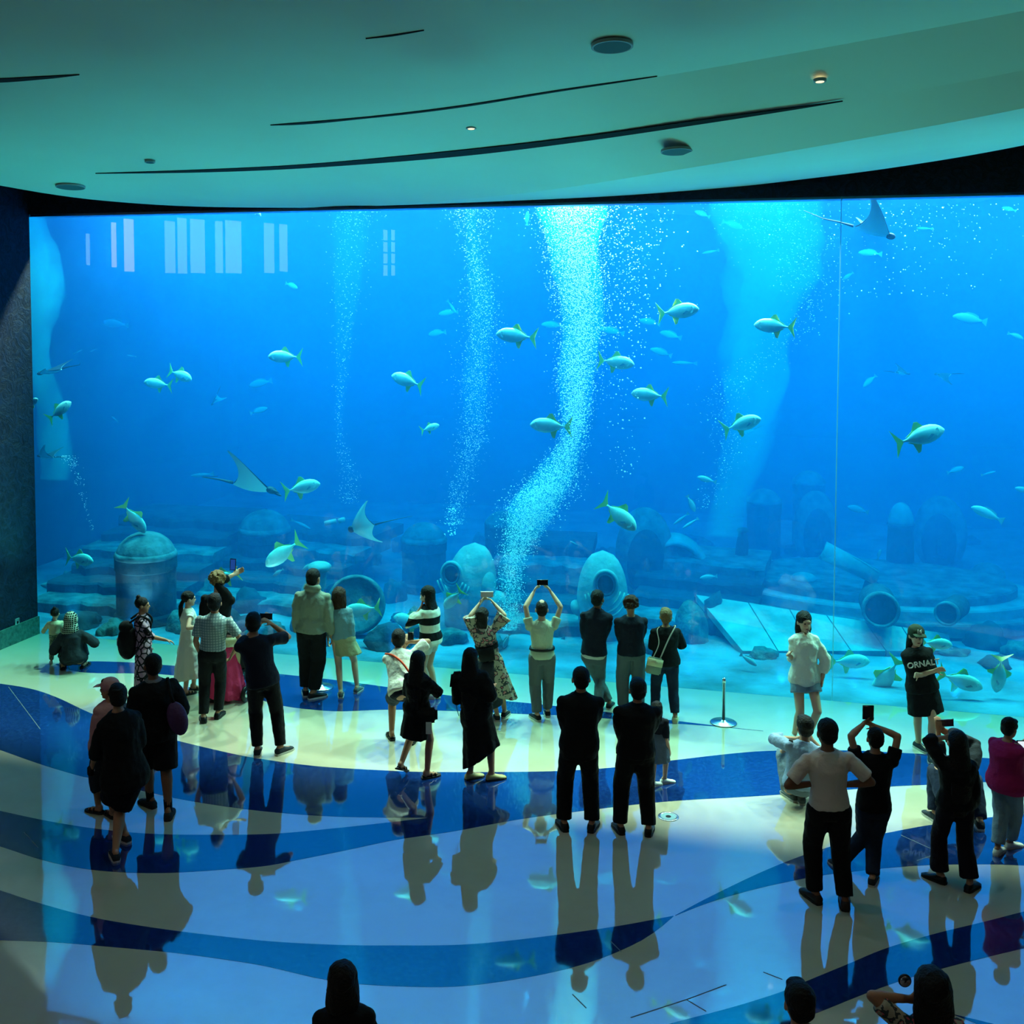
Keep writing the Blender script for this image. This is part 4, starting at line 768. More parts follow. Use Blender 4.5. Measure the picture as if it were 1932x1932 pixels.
def hand_geo(bm, W, d, pn, s, curl=.5, side=1):
    d = d.normalized(); pn = (pn - d*pn.dot(d)).normalized(); ac = d.cross(pn).normalized()*side     # ac points to the thumb side
    rings(bm, [(W, ac*.028*s, pn*.020*s), (W+d*.03*s, ac*.036*s, pn*.017*s), (W+d*.075*s, ac*.041*s, pn*.015*s), (W+d*.092*s, ac*.038*s, pn*.012*s)], 10)
    for i, (off, L) in enumerate(((.031, .072), (.011, .080), (-.010, .075), (-.030, .060))):
        b = W + d*.085*s + ac*off*s; a1 = curl*.8; a2 = curl*1.9
        p1 = b + (d*math.cos(a1) + pn*math.sin(a1))*L*.5*s; p2 = p1 + (d*math.cos(a2) + pn*math.sin(a2))*L*.5*s
        capsule(bm, b, p1, .0100*s, .0092*s, 7); capsule(bm, p1, p2, .0092*s, .0084*s, 7)
    t0 = W + d*.030*s + ac*.030*s; t1 = t0 + (d*.6 + ac*.75 + pn*.3).normalized()*.045*s; t2 = t1 + (d*.9 + ac*.25 + pn*(.2+curl*.5)).normalized()*.035*s
    capsule(bm, t0, t1, .0125*s, .0105*s, 7); capsule(bm, t1, t2, .0105*s, .009*s, 7)
def W3(v, B): return v - B
def person(label, head, feet, face=0, hands=None, elbows=None, knees=None, hip=None, hipz=None, heady=0.0, headyaw=None, headpitch=0, lift=(0, 0), skin=None, hair=('short', None), top=None, bottom=None, shoes=('shoe', None, None),
           fem=False, build=1.0, H=None, group=None, palm=None, curl=.45, child=False, shyaw=None, toe=None, name='person', vox=.0118, neckf=0, headz=None, shrug=0.0, hands3=None):
    q = P_(); skin = skin or SKIN
    F = [gp(*f) for f in feet]; mid = (F[0]+F[1])/2; y0 = mid.y; B = Vector((mid.x, mid.y, 0)); HC = at_y(head[0], head[1], y0+heady)
    if H is None: H = HC.z + .115*(HC.z/1.6)
    s = H/1.7; q.s = s; fa = math.radians(face); fw = Vector((-math.sin(fa), math.cos(fa), 0)); rt = Vector((math.cos(fa), math.sin(fa), 0))
    sa = math.radians(face if shyaw is None else shyaw); fws = Vector((-math.sin(sa), math.cos(sa), 0)); rts = Vector((math.cos(sa), math.sin(sa), 0))
    ha = math.radians(face if headyaw is None else headyaw); fh = Vector((-math.sin(ha), math.cos(ha), 0)); rh = Vector((math.cos(ha), math.sin(ha), 0)); up = Vector((0, 0, 1))
    hp = math.radians(headpitch); fhp = (fh*math.cos(hp) + up*math.sin(hp)); uh = (up*math.cos(hp) - fh*math.sin(hp))
    hs = s*1.12 if not child else s*1.45
    z_p = (hipz if hipz is not None else .535*H*(1.0))
    if hip: PEL = at_y(hip[0], hip[1], y0 + (hip[2] if len(hip) > 2 else 0)); z_p = PEL.z
    else: PEL = Vector((mid.x*.6+HC.x*.4, mid.y + heady*.25, z_p))
    NK = HC - uh*.128*hs - fh*(.015*hs) - (HC-PEL).normalized()*.02*s
    sp = (NK-PEL); SL = sp.length; su = sp.normalized(); fT = (fws - su*fws.dot(su)).normalized(); rT = su.cross(fT)*-1
    if rT.dot(rts) < 0: rT = -rT
    SHc = PEL + su*(SL*.875); shw = (.152 if fem else .175)*s*build
    SH = [SHc - rT*shw - su*.012*s + up*shrug, SHc + rT*shw - su*.012*s + up*shrug]          # L, R shoulder joints
    ARM, FOR = .285*s, .25*s; el = []; wr = []
    for i, sd in enumerate((-1, 1)):
        hk = ('L', 'R')[i]; tgt = None
        if hands3 and hk in hands3: a_, b_, c_ = hands3[hk]; tgt = PEL + rT*a_*s + fT*b_*s + up*c_*s
        elif hands and hk in hands: u, v, dd = hands[hk]; tgt = at_y(u, v, y0+dd)
        hang = tgt is None
        if hang: tgt = SH[i] + up*(-(ARM+FOR)*.97) + rT*sd*.045*s + fT*.07*s
        if elbows and hk in elbows: u, v, dd = elbows[hk]; pole = at_y(u, v, y0+dd)
        else: pole = SH[i] - up*.5 - fT*.35 + rT*sd*(.25 if not hang else .05)
        if not hang:                       # the target marks the hand centre: come back to the wrist
            dd_ = (tgt - SH[i]); tgt = tgt - dd_.normalized()*.05*s
        e, t = ik(SH[i], tgt, ARM, FOR, pole); el.append(e); wr.append(t)
    hipw = (.090 if fem else .088)*s; HP = [PEL - rt*hipw - up*.02*s, PEL + rt*hipw - up*.02*s]; TH, SHN = .245*H, .245*H; kn = []; an = []
    for i in range(2):
        A = Vector((F[i].x, F[i].y, .085*s + lift[i])); 
        if knees and knees[i]: u, v, dd = knees[i]; pole = at_y(u, v, y0+dd)
        else: pole = (HP[i]+A)/2 + fw*.6 + rt*(-.08, .08)[i]
        k, A2 = ik(HP[i], A, TH, SHN, pole)
        kn.append(k); an.append(A)
    q.kn, q.an, q.el, q.wr, q.SH, q.PEL, q.NK, q.HC, q.B, q.rT, q.fT, q.su, q.SL, q.rh, q.fh, q.uh, q.fhp, q.fw, q.rt, q.hs, q.HP, q.build = kn, an, el, wr, SH, PEL, NK, HC, B, rT, fT, su, SL, rh, fh, uh, fhp, fw, rt, hs, HP, build
    e0 = empty(name, B, (0, 0, 0), label, 'person', group); q.e = e0
    ws = (.122, .150, .165) if fem else (.128, .155, .150)                      # waist, chest, hips half widths
    def torso(bm, t0, t1, off=0.0, flare=0.0, n=18, wb=None):
        T = [(-.20, ws[2]*.80, .090), (-.08, ws[2]*.98, .112), (.05, ws[2], .115), (.18, (ws[2]+ws[0])/2, .102), (.34, ws[0], .094), (.55, (ws[0]+ws[1])/2, .105), (.72, ws[1], .116 if not fem else .122), (.86, ws[1]*1.04, .100), (.95, ws[1]*.90, .082), (1.0, ws[1]*.52, .066), (1.06, .058, .058)]
        secs = []
        def at(t):
            for (a, w1, d1), (b, w2, d2) in zip(T, T[1:]):
                if a <= t <= b: k = (t-a)/(b-a); return w1+(w2-w1)*k, d1+(d2-d1)*k
            return T[0][1:] if t < T[0][0] else T[-1][1:]
        ts = sorted(set([t0, t1] + [t[0] for t in T if t0 < t[0] < t1]))
        for t in ts:
            w_, d_ = at(t); o = off*(1 if t < .9 else .7) + flare*max(0, (.7-t))
            secs.append((PEL - B + su*(SL*t), rT*((w_*build)*s+o), fT*((d_*build)*s+o)))
        rings(bm, secs, n)
    # ---- skin
    sk = -.014 if top else 0; bm = bmesh.new(); torso(bm, -.20, 1.06, sk)
    N0 = NK-B; capsule(bm, N0 - su*.02*s, HC - B - uh*.05*hs - fh*.012*hs, .056*s*(.9 if fem else 1), .052*s*(.9 if fem else 1), 12)
    R3 = Matrix((rh, fhp, uh)).transposed(); hc = HC-B
    def HL(x, y, z): return hc + (rh*x + fhp*y + uh*z)*hs
    ellipsoid(bm, HL(0, -.010, .028), .075*hs, .094*hs, .086*hs, R3, 18, 12); ellipsoid(bm, HL(0, .022, -.035), .060*hs, .068*hs, .078*hs, R3, 16, 10); ellipsoid(bm, HL(0, .060, -.090), .026*hs, .024*hs, .022*hs, R3, 10, 8)
    ellipsoid(bm, HL(0, .092, -.022), .014*hs, .022*hs, .024*hs, R3, 8, 6); ellipsoid(bm, HL(0, .082, .022), .050*hs, .014*hs, .012*hs, R3, 10, 6)
    for sd in (-1, 1): ellipsoid(bm, HL(sd*.078, -.012, -.008), .012*hs, .020*hs, .032*hs, R3, 8, 7)
    for i, sd in enumerate((-1, 1)):
        capsule(bm, SH[i]-B, el[i]-B, .042*s*build, .036*s*build); capsule(bm, SH[i]-B-rT*sd*.08*s, SH[i]-B, .040*s, .042*s*build)
        m_ = el[i].lerp(wr[i], .3); capsule(bm, el[i]-B, m_-B, .037*s, .039*s*build); capsule(bm, m_-B, wr[i]-B, .038*s*build, .026*s)
        d = (wr[i]-el[i]).normalized(); pn = (palm[i] if palm and palm[i] is not None else None)
        if pn is None: pn = (-rT*sd if abs(d.z) > .5 and d.z < 0 else fT)
        elif isinstance(pn, tuple): pn = rT*pn[0] + fT*pn[1] + up*pn[2]
        pn_ = (pn - d*pn.dot(d)); pn_ = pn_ if pn_.length > .1 else fT; ac0 = d.cross(pn_.normalized())
        want = fT if d.z < 0 else -rT*sd
        hand_geo(bm, wr[i]-B, d, pn_, s, curl, 1 if ac0.dot(want) >= 0 else -1)
        th = (.078 if fem else .076)*s*build; capsule(bm, HP[i]-B - rt*sd*-.0, kn[i]-B, th, .056*s*build, 14); c_ = kn[i].lerp(an[i], .28) - fw*.012*s
        capsule(bm, kn[i]-B, c_-B, .054*s*build, .054*s*build, 14); capsule(bm, c_-B, an[i]-B, .053*s*build, .035*s, 14)
        td = Vector((math.cos(math.radians(90+toe[i])), math.sin(math.radians(90+toe[i])), 0)) if toe else (fw + rt*sd*.22).normalized()
        pt = Vector((0, 0, 0)); ft = an[i]-B; tip = ft + td*.135*s - up*(.055*s + lift[i]*.9); capsule(bm, ft - td*.03*s - up*.035*s, ft - td*.03*s, .034*s, .034*s, 10); capsule(bm, ft - up*.03*s, tip, .036*s, .024*s, 10)
        setattr(q, ('td0', 'td1')[i], td)
    voxel(obj('body', bm, skin, e0), vox*max(.8, s), 3, .5)
    for sd in (-1, 1):
        b2 = bmesh.new(); ellipsoid(b2, HL(sd*.030, .083, .002), .012*hs, .008*hs, .006*hs, R3, 8, 6); obj('eye', b2, M_EYE, e0, True)
    b2 = bmesh.new(); ellipsoid(b2, HL(0, .086, -.062), .022*hs, .008*hs, .006*hs, R3, 8, 6); obj('mouth', b2, M_MOUTH, e0, True)
    # ---- hair
    hk, hm = hair[0], hair[1] or HAIR_K; q.HL, q.R3 = HL, R3
    if hk != 'none':
        bm = bmesh.new()
        if hk in ('short', 'crop', 'bald'):
            k = {'short': 1.0, 'crop': .955, 'bald': .95}[hk]
            ellipsoid(bm, HL(0, -.020, .040), .085*hs*k, .100*hs*k, .088*hs*k, R3, 22, 14); ellipsoid(bm, HL(0, -.045, -.012), .076*hs*k, .062*hs*k, .070*hs*k, R3, 18, 10)
            if hk == 'short': ellipsoid(bm, HL(0, .045, .085), .060*hs, .045*hs, .030*hs, R3, 12, 8)
        elif hk in ('bob', 'wavy'):
            kw = 1.0 if hk == 'bob' else 1.13; ellipsoid(bm, HL(0, -.022, .040), .088*hs*kw, .102*hs*kw, .092*hs*kw, R3, 22, 14)
            L = .15 if hk == 'bob' else .20
            rings(bm, [(HL(0, -.030, .05), rh*.088*hs*kw, fhp*.080*hs*kw), (HL(0, -.040, -.03), rh*.096*hs*kw, fhp*.070*hs*kw), (HL(0, -.045, -.09), rh*.100*hs*kw, fhp*.060*hs*kw), (HL(0, -.045, -L), rh*.088*hs*kw, fhp*.045*hs*kw)], 18)
        elif hk in ('long', 'verylong'):
            ellipsoid(bm, HL(0, -.016, .038), .088*hs, .103*hs, .092*hs, R3, 22, 14); Z = (.34 if hk == 'long' else .50)*s; D = Vector((0, 0, -1)); bk = -fT
            p0 = HL(0, -.035, .04); p1 = HL(0, -.048, -.08); p2 = (SHc-B) + bk*.10*s - up*.02; p3 = p2 + D*Z*.5 + bk*.012; p4 = p2 + D*Z + bk*.0
            rings(bm, [(p0, rh*.086*hs, fh*.080*hs), (p1, rh*.098*hs, fh*.062*hs), (p2, rT*.115*s, fT*.042*s), (p3, rT*.112*s, fT*.036*s), (p4, rT*.070*s, fT*.022*s)], 18)
        elif hk == 'curly':
            for _ in range(70):
                a, b = random.uniform(0, 2*PI), random.uniform(-.6, PI/2); c = HL(.085*math.cos(b)*math.cos(a), -.022 + .085*math.cos(b)*math.sin(a) - .01, .040 + .085*math.sin(b)); ellipsoid(bm, c, .026*hs, .026*hs, .024*hs, None, 7, 5)
            ellipsoid(bm, HL(0, -.022, .040), .088*hs, .096*hs, .090*hs, R3, 16, 10)
        elif hk in ('bun', 'pony', 'lowpony'):
            ellipsoid(bm, HL(0, -.018, .038), .084*hs, .101*hs, .088*hs, R3, 22, 14)
            if hk == 'bun': ellipsoid(bm, HL(0, -.06, .128), .034*hs, .034*hs, .034*hs, R3, 12, 8)
            elif hk == 'pony': tube(bm, [HL(0, -.10, .06), HL(0, -.16, .02), HL(0, -.165, -.08), HL(0, -.14, -.20)], [.022*hs, .036*hs, .032*hs, .012*hs], 10)
            else: tube(bm, [HL(0, -.09, -.03), HL(0, -.12, -.09), HL(0, -.12, -.22), HL(0, -.11, -.36)], [.03*hs, .034*hs, .034*hs, .014*hs], 10)
        for v in bm.verts:
            v.co += noise.noise_vector(v.co*38)*.004*(3 if hk in ('curly', 'wavy', 'bob') else 1.4)
        ho = voxel(obj('hair', bm, hm, e0), .0095*max(.9, s), 2, .4); q.hair = ho
        if hk == 'bald':
            b2 = bmesh.new(); ellipsoid(b2, HL(0, -.022, .052), .056*hs, .074*hs, .080*hs, R3, 18, 12); obj('bald_crown', b2, skin, e0, True)
    # ---- clothes
    def sleeve(bm, frac, r0, r1, puff=0):
        for i, sd in enumerate((-1, 1)):
            if frac is not None and not isinstance(frac, (tuple, list)): fr = frac
            else: fr = frac[i]
            S = SH[i]-B; E = el[i]-B; Wt = wr[i]-B; dn = (E-S).normalized(); S1 = S + dn*.02*s; S0_ = S - rT*sd*.08*s + su*.012*s; m0 = min(r0, .062)
            pts = [S0_, S1 - rT*sd*.02*s + dn*.0, S1 + dn*.05*s, S.lerp(E, .55)]; rr = [m0*.85, m0, (m0+r0)/2, (r0+r1)/2 + puff]
            if fr < 1: pts = [S0_, S1 - rT*sd*.02*s, S1 + dn*.05*s, S.lerp(E, fr)]; rr = [m0*.85, m0, (m0+r0)/2, r1]
            else:
                pts += [E, E.lerp(Wt, .5), E.lerp(Wt, fr-1)] if fr-1 > .55 else [E, E.lerp(Wt, max(.06, fr-1))]
                rr += [r1*1.02+puff, r1*.95+puff, r1*.8] if fr-1 > .55 else [r1, r1]
            tube(bm, pts, [a*s*build for a in rr], 12); ellipsoid(bm, S, .062*s*build, .062*s*build, .060*s*build)
    if top:
        bm = bmesh.new(); k = top.get('k', 'tee'); loose = top.get('loose', .018); hem = top.get('hem', -.05); torso(bm, hem, 1.03 if k != 'tank' else .98, loose, top.get('flare', .01), 20)
        if k != 'tank': sleeve(bm, top.get('sl', .6), top.get('r0', .066), top.get('r1', .060), top.get('puff', 0))
        if top.get('hood'): rings(bm, [(NK-B + su*.02*s - fT*.02, rT*.10*s, fT*.09*s), (NK-B + su*.055*s - fT*.045, rT*.125*s, fT*.095*s), (NK-B + su*.10*s - fT*.055, rT*.10*s, fT*.07*s)], 16)
        if top.get('collar'): rings(bm, [(NK-B - su*.01*s, rT*.080*s, fT*.078*s), (NK-B + su*.045*s, rT*.066*s, fT*.066*s)], 14)
        q.top = voxel(obj(top.get('n', 'shirt'), bm, top['m'], e0), .013*max(.9, s), 2, .5, top.get('fold', .012))
        if top.get('under'):
            bm = bmesh.new(); torso(bm, hem-.07, hem+.1, loose-.006, .0, 18); voxel(obj('undershirt', bm, top['under'], e0), .013, 1, .4)
    if bottom:
        bm = bmesh.new(); k = bottom['k']; wst = bottom.get('w', .24); n_ = {'trousers': 'trousers', 'shorts': 'shorts', 'skirt': 'skirt', 'wide': 'trousers'}[k]
        if k in ('trousers', 'wide', 'shorts'):
            torso(bm, -.20, wst, bottom.get('loose', .010), 0, 20); L = bottom.get('len', .95 if k != 'shorts' else .0)
            for i, sd in enumerate((-1, 1)):
                h, kk, a = HP[i]-B, kn[i]-B, an[i]-B; r = bottom.get('r', (.098, .076, .062)); r = [x*s*build for x in r]
                if k == 'shorts': fr = bottom.get('len', .85); tube(bm, [h + up*.04*s, h, h.lerp(kk, fr)], [r[0]*.9, r[0]*1.02, r[1]*1.12], 14)
                else: tube(bm, [h + up*.04*s, h, h.lerp(kk, .5), kk, kk.lerp(a, .5), kk.lerp(a, L)], [r[0]*.9, r[0], (r[0]+r[1])/2, r[1], (r[1]+r[2])/2, r[2]], 14)
        else:
            hz = bottom.get('hem', .5)*s; r0 = bottom.get('r0', ws[0]+.02)*s; r1 = bottom.get('r1', .23)*s; p0 = PEL-B + su*SL*wst; pb = Vector(((an[0].x+an[1].x)/2-B.x, (an[0].y+an[1].y)/2-B.y, hz)); pb = p0.lerp(pb, 1.0); n2 = 9; secs = []
            mk = ((kn[0]+kn[1])/2-B)
            for j in range(n2+1):
                t = j/n2; c = p0.lerp(pb, t); 
                if bottom.get('knee'): c += (mk - c)*.0
                w_ = r0 + (r1-r0)*t**.8; w_ = max(w_, (ws[2]+.03)*s*build if .12 < t < .4 else 0); secs.append((c, rT*w_, fT*w_*bottom.get('dp', .72)))
            nn = 36; R_ = []
            for j, (c, ax, ay) in enumerate(secs):
                t = j/n2; R_.append([bm.verts.new(c + (ax*math.cos(2*PI*i/nn) + ay*math.sin(2*PI*i/nn))*(1 + bottom.get('pleat', .04)*t*math.cos(i*PI/2*1.0)) + up*bottom.get('slant', 0)*t*math.cos(2*PI*i/nn)) for i in range(nn)])
            for a, b in zip(R_, R_[1:]):
                for i in range(nn): bm.faces.new((a[i], a[(i+1) % nn], b[(i+1) % nn], b[i]))
            bm.faces.new(list(reversed(R_[0]))); bm.faces.new(R_[-1]); bmesh.ops.recalc_face_normals(bm, faces=bm.faces)
        o = voxel(obj(bottom.get('n', n_), bm, bottom['m'], e0), .013*max(.9, s), 2, .5, bottom.get('fold', .014)); q.bottom = o
    # ---- shoes
    if shoes and shoes[0]:
        for i in range(2):
            td = (q.td0, q.td1)[i]; sx = Vector((td.y, -td.x, 0)); A = an[i]-B; L = lift[i]; ang = math.atan2(L*.9, .2) if L > .03 else 0; fd = (td*math.cos(ang) - up*math.sin(ang)); uu = (up*math.cos(ang) + td*math.sin(ang)); base = A - uu*.085*s
            bm = bmesh.new(); secs = []
            for y, w_, h in ((-.080, .022, .034), (-.070, .038, .080), (-.03, .045, .100), (.01, .046, .096), (.06, .048, .074), (.11, .052, .056), (.155, .049, .046), (.188, .036, .032), (.200, .014, .016)):
                secs.append((base + fd*y*s + uu*h*.5*s, sx*w_*s, uu*h*.5*s))
            m_ = shoes[1] or M_BLACKP
            if shoes[0] == 'shoe':
                rings(bm, secs, 14); so = obj('shoe', bm, m_, e0, True)
            else:
                for y in (.05, .11): tube(bm, [base + fd*y*s - sx*.045*s + uu*.015*s, base + fd*y*s - sx*.03*s + uu*.062*s*(1.1-y*3), base + fd*y*s + sx*.03*s + uu*.062*s*(1.1-y*3), base + fd*y*s + sx*.045*s + uu*.015*s], .011*s, 6)
                tube(bm, [base - fd*.02*s - sx*.040*s + uu*.02*s, base - fd*.075*s + uu*.05*s, base - fd*.02*s + sx*.040*s + uu*.02*s], .009*s, 6)
                so = obj('sandal', bm, m_, e0, True)
            bm = bmesh.new(); out = [(-.086, 0), (-.078, .032), (-.03, .046), (.03, .047), (.09, .054), (.15, .052), (.19, .036), (.206, 0)]; pts = out + [(a, -b) for a, b in reversed(out[1:-1])]
            lo = [bm.verts.new(base + fd*a*s + sx*b*s + uu*.001) for a, b in pts]; hi = [bm.verts.new(base + fd*a*s + sx*b*s + uu*.022*s) for a, b in pts]
            bm.faces.new(lo); bm.faces.new(list(reversed(hi)))
            for j in range(len(pts)): bm.faces.new((lo[j], hi[j], hi[(j+1) % len(pts)], lo[(j+1) % len(pts)]))
            bmesh.ops.recalc_face_normals(bm, faces=bm.faces); obj('sole', bm, shoes[2] or M_SOLED, so)
    return q
def rbox(bm, c, X, Y, Z, bev=.15):          # rounded block from half axes
    M = Matrix(((X.x, Y.x, Z.x, c.x), (X.y, Y.y, Z.y, c.y), (X.z, Y.z, Z.z, c.z), (0, 0, 0, 1))); b2 = bmesh.new(); bmesh.ops.create_cube(b2, size=2)
    b2.transform(M); mn = min(X.length, Y.length, Z.length); bmesh.ops.bevel(b2, geom=b2.edges, offset=mn*bev*2, segments=3, affect='EDGES'); me = bpy.data.meshes.new('t'); b2.to_mesh(me); b2.free(); bm.from_mesh(me); bpy.data.meshes.remove(me)
def phone(c, X, Z, label, case=None, w_=.156, h_=.076, lit=True):     # X along its long side, Z along its short side, screen faces the holder
    X = X.normalized(); Z = (Z - X*Z.dot(X)).normalized(); N = X.cross(Z); N = N if N.y < 0 else -N
    e = empty('phone', c, (0, 0, 0), label, 'phone', None); bm = bmesh.new(); O = Vector((0, 0, 0)); rbox(bm, O, X*w_/2, N*.0055, Z*h_/2, .35); obj('case', bm, case or M_PHONE, e, True)
    bm = bmesh.new(); rbox(bm, N*.0062, X*(w_/2-.005), N*.001, Z*(h_/2-.005), .1); obj('screen', bm, M_SCREEN if lit is True else (M_PHONE if not lit else lit), e, False)
    bm = bmesh.new(); rbox(bm, -N*.0065 + X*(w_/2-.022), X*.013, N*.0015, Z*.013, .3); obj('camera_lens', bm, M_BLACKP, e, True); return e
def strap(name, pts, r, m, parent, n=6):
    bm = bmesh.new(); tube(bm, spline(pts, 5), r, n); return obj(name, bm, m, parent, True)
# ---------------------------------------------------------------- the crowd
C = {}
def cm(n, c, **k): return wmat(n, c, **k)
K_NAVY = cm('navy_cloth', (22, 27, 42)); K_BLACK = cm('black_cloth', (12, 13, 17)); K_CHAR = cm('charcoal_cloth', (40, 46, 54)); K_GREY = cm('grey_trouser', (92, 100, 104)); K_JEAN = cm('dark_denim', (26, 38, 60)); K_JEANL = cm('light_denim', (122, 146, 166))
K_WHITE = cm('white_cotton', (214, 212, 200)); K_SAGE = cm('sage_jacket', (128, 138, 124)); K_MINT = cm('pale_green_polo', (184, 196, 170)); K_PINK = cm('pink_cloth', (196, 140, 140)); K_MAG = cm('magenta_cloth', (170, 30, 98)); K_ROSE = cm('hot_pink_gauze', (232, 60, 110)); K_CYAN = cm('dusty_blue_knit', (110, 150, 164)); K_KHAKI = cm('khaki_skirt', (160, 158, 124)); K_CREAM = cm('cream_knit', (206, 196, 158)); K_LBLUE = cm('light_blue_shirt', (140, 166, 196))
P_DRESS = pattern('black_lilac_print', 'cells', (16, 14, 20), (176, 140, 160), scale=11); P_FLORAL = pattern('floral_print', 'blotch', (172, 168, 148), (60, 70, 72), (206, 96, 112), scale=16); P_STRIPE = pattern('wide_stripes', 'stripes', (14, 15, 20), (224, 226, 206), scale=4.6)
P_CHECK = pattern('pale_check', 'check', (166, 184, 184), (112, 136, 142), scale=28); P_LEAF = pattern('leggings_print', 'blotch', (150, 156, 128), (84, 100, 92), (190, 190, 160), scale=26); P_SCARF = pattern('checked_headscarf', 'check', (20, 24, 24), (176, 186, 166), scale=34); P_CAMO = pattern('faint_camo', 'blotch', (12, 13, 17), (30, 33, 36), (12, 13, 17), scale=10)
TS = ('shoe', None, None)
# 1 toddler
q = person('small child in cream sweatshirt with top knot, one arm out', (104, 1158), [(97, 1252), (116, 1253)], 8, hands={'L': (82, 1186, .12)}, skin=SKIN_L, hair=('bun', None), top=dict(m=K_CREAM, sl=1.85, loose=.02, hem=-.15), bottom=dict(k='trousers', m=P_LEAF, n='leggings'), shoes=('shoe', M_WHITE, M_SOLE), child=True, H=.94)
# 2 squatting with checked scarf
q = person('squatting person in dark grey robe and checked headscarf beside the small child', (134, 1170), [(119, 1262), (158, 1259)], 6, H=1.62, hip=(139, 1242, -.12), hands={'R': (166, 1206, .15), 'L': (112, 1215, .25)}, elbows={'R': (172, 1208, -.1)}, knees=[(118, 1212, .5), (158, 1212, .5)], hair=('none', None), top=dict(m=K_CHAR, sl=1.9, loose=.035, hem=-.1, r0=.08, r1=.08, fold=.02), bottom=dict(k='wide', m=K_CHAR, r=(.14, .15, .12), len=.8, n='robe'), shoes=('sandal', M_BLACKP, M_SOLED), fem=True, lift=(0, 0), group='visitors at the window')
bm = bmesh.new(); ellipsoid(bm, q.HL(0, -.018, .02), .10*q.hs, .112*q.hs, .115*q.hs, q.R3, 20, 12); rings(bm, [(q.HL(0, -.03, -.02), q.rh*.10, q.fh*.09), (q.NK-q.B - q.fT*.04, q.rT*.13, q.fT*.10), (q.NK-q.B - q.fT*.10 - Vector((0, 0, .12)), q.rT*.09, q.fT*.03)], 16); voxel(obj('headscarf', bm, P_SCARF, q.e), .012, 2, .5, .015)
# 3 backpack woman in long print dress
q = person('woman in long black and lilac print dress wearing a dark backpack', (269, 1142), [(262, 1322), (285, 1318)], -78, hands={'R': (318, 1211, -.1)}, elbows={'R': (296, 1225, -.2)}, hair=('bun', None), top=dict(m=P_DRESS, sl=1.2, loose=.015, hem=0, fold=.008, n='dress_bodice'), bottom=dict(k='skirt', m=P_DRESS, hem=.06, r1=.25, w=.3, n='long_skirt', pleat=.07), fem=True, skin=SKIN, shoes=('sandal', M_BLACKP, M_SOLED), palm=[None, (0, 0, -1)])
e = empty('backpack', q.B + (q.SH[0]+q.SH[1])/2 - q.B*1.0, (0, 0, 0), 'black backpack with hanging tags on the print dress woman', 'backpack'); e.location = (q.SH[0]+q.SH[1])/2; Z0 = Vector((0, 0, 0)); bk = -q.fT
bm = bmesh.new(); ellipsoid(bm, bk*.20 + Vector((0, 0, -.30)), .14, .15, .25, None, 18, 12); voxel(obj('bag_body', bm, K_BLACK, e), .015, 4, .6, .02)
bm = bmesh.new(); ellipsoid(bm, bk*.22 + Vector((0, 0, -.08)), .10, .11, .09, None, 16, 10); voxel(obj('bag_flap', bm, K_BLACK, e), .014, 3, .6)
for sd in (-1, 1): strap('shoulder_strap', [q.rT*sd*.10 + bk*.16 + Vector((0, 0, .0)), q.rT*sd*.12 + Vector((0, 0, .075)), q.rT*sd*.12 - bk*.13 - Vector((0, 0, .05)), q.rT*sd*.14 - Vector((0, 0, .3)), q.rT*sd*.12 + bk*.12 - Vector((0, 0, .46))], .016, K_BLACK, e)
bm = bmesh.new(); rbox(bm, bk*.33 - q.rT*.08 + Vector((0, 0, -.30)), q.rT*.006, bk*.02, Vector((0, 0, .05)), .3); obj('tag', bm, M_WHITE, e)
# 4 woman in white dress
q = person('dark haired woman in sheer white dress looking to the right', (356, 1130), [(350, 1312), (366, 1302)], -62, hands={'L': (380, 1190, .25), 'R': (384, 1186, -.2)}, elbows={'R': (366, 1200, -.4)}, hair=('lowpony', None), skin=SKIN_L, fem=True, top=dict(m=K_WHITE, sl=.22, loose=.02, hem=.2, r0=.075, r1=.08, n='dress_bodice'), bottom=dict(k='skirt', m=K_WHITE, hem=.22, r1=.35, w=.42, n='gauze_skirt', pleat=.09, fold=.02, slant=.1), shoes=('sandal', M_BLACKP, M_SOLED))
# 5 curly haired visitor with raised phone (behind the polo man)
q = person('curly haired visitor in black raising a phone high', (412, 1097), [(402, 1322), (424, 1318)], -10, hands={'R': (441, 1077, .1)}, elbows={'R': (432, 1105, 0)}, hair=('curly', HAIR_Y), skin=SKIN_L, H=1.84, top=dict(m=K_BLACK, sl=1.7, loose=.03, hem=-.1, r0=.075, r1=.06), bottom=dict(k='trousers', m=K_CHAR), palm=[None, (0, -1, 0)])
phone(q.wr[1] + Vector((.0, -.02, .15)), Vector((.05, 0, 1)), Vector((1, .0, 0)), 'phone held up highest over the heads, screen lit blue')
# pink skirted woman beyond
q = person('woman in hot pink skirt and pale pink headscarf half hidden by the checked shirt man', (428, 1176), [(408, 1318), (440, 1322)], 10, H=1.5, hair=('none', None), fem=True, top=dict(m=K_CREAM, sl=1.8, loose=.03, hem=0), bottom=dict(k='skirt', m=K_ROSE, hem=.09, r1=.34, w=.3, n='gauze_skirt', pleat=.10, fold=.02), shoes=('shoe', M_WHITE, M_SOLE))
bm = bmesh.new(); ellipsoid(bm, q.HL(0, -.015, .01), .098*q.hs, .110*q.hs, .122*q.hs, q.R3, 20, 12); rings(bm, [(q.HL(0, -.02, -.04), q.rh*.10, q.fh*.09), (q.NK-q.B, q.rT*.14, q.fT*.11)], 16); voxel(obj('headscarf', bm, K_PINK, q.e), .013, 2, .5, .01)
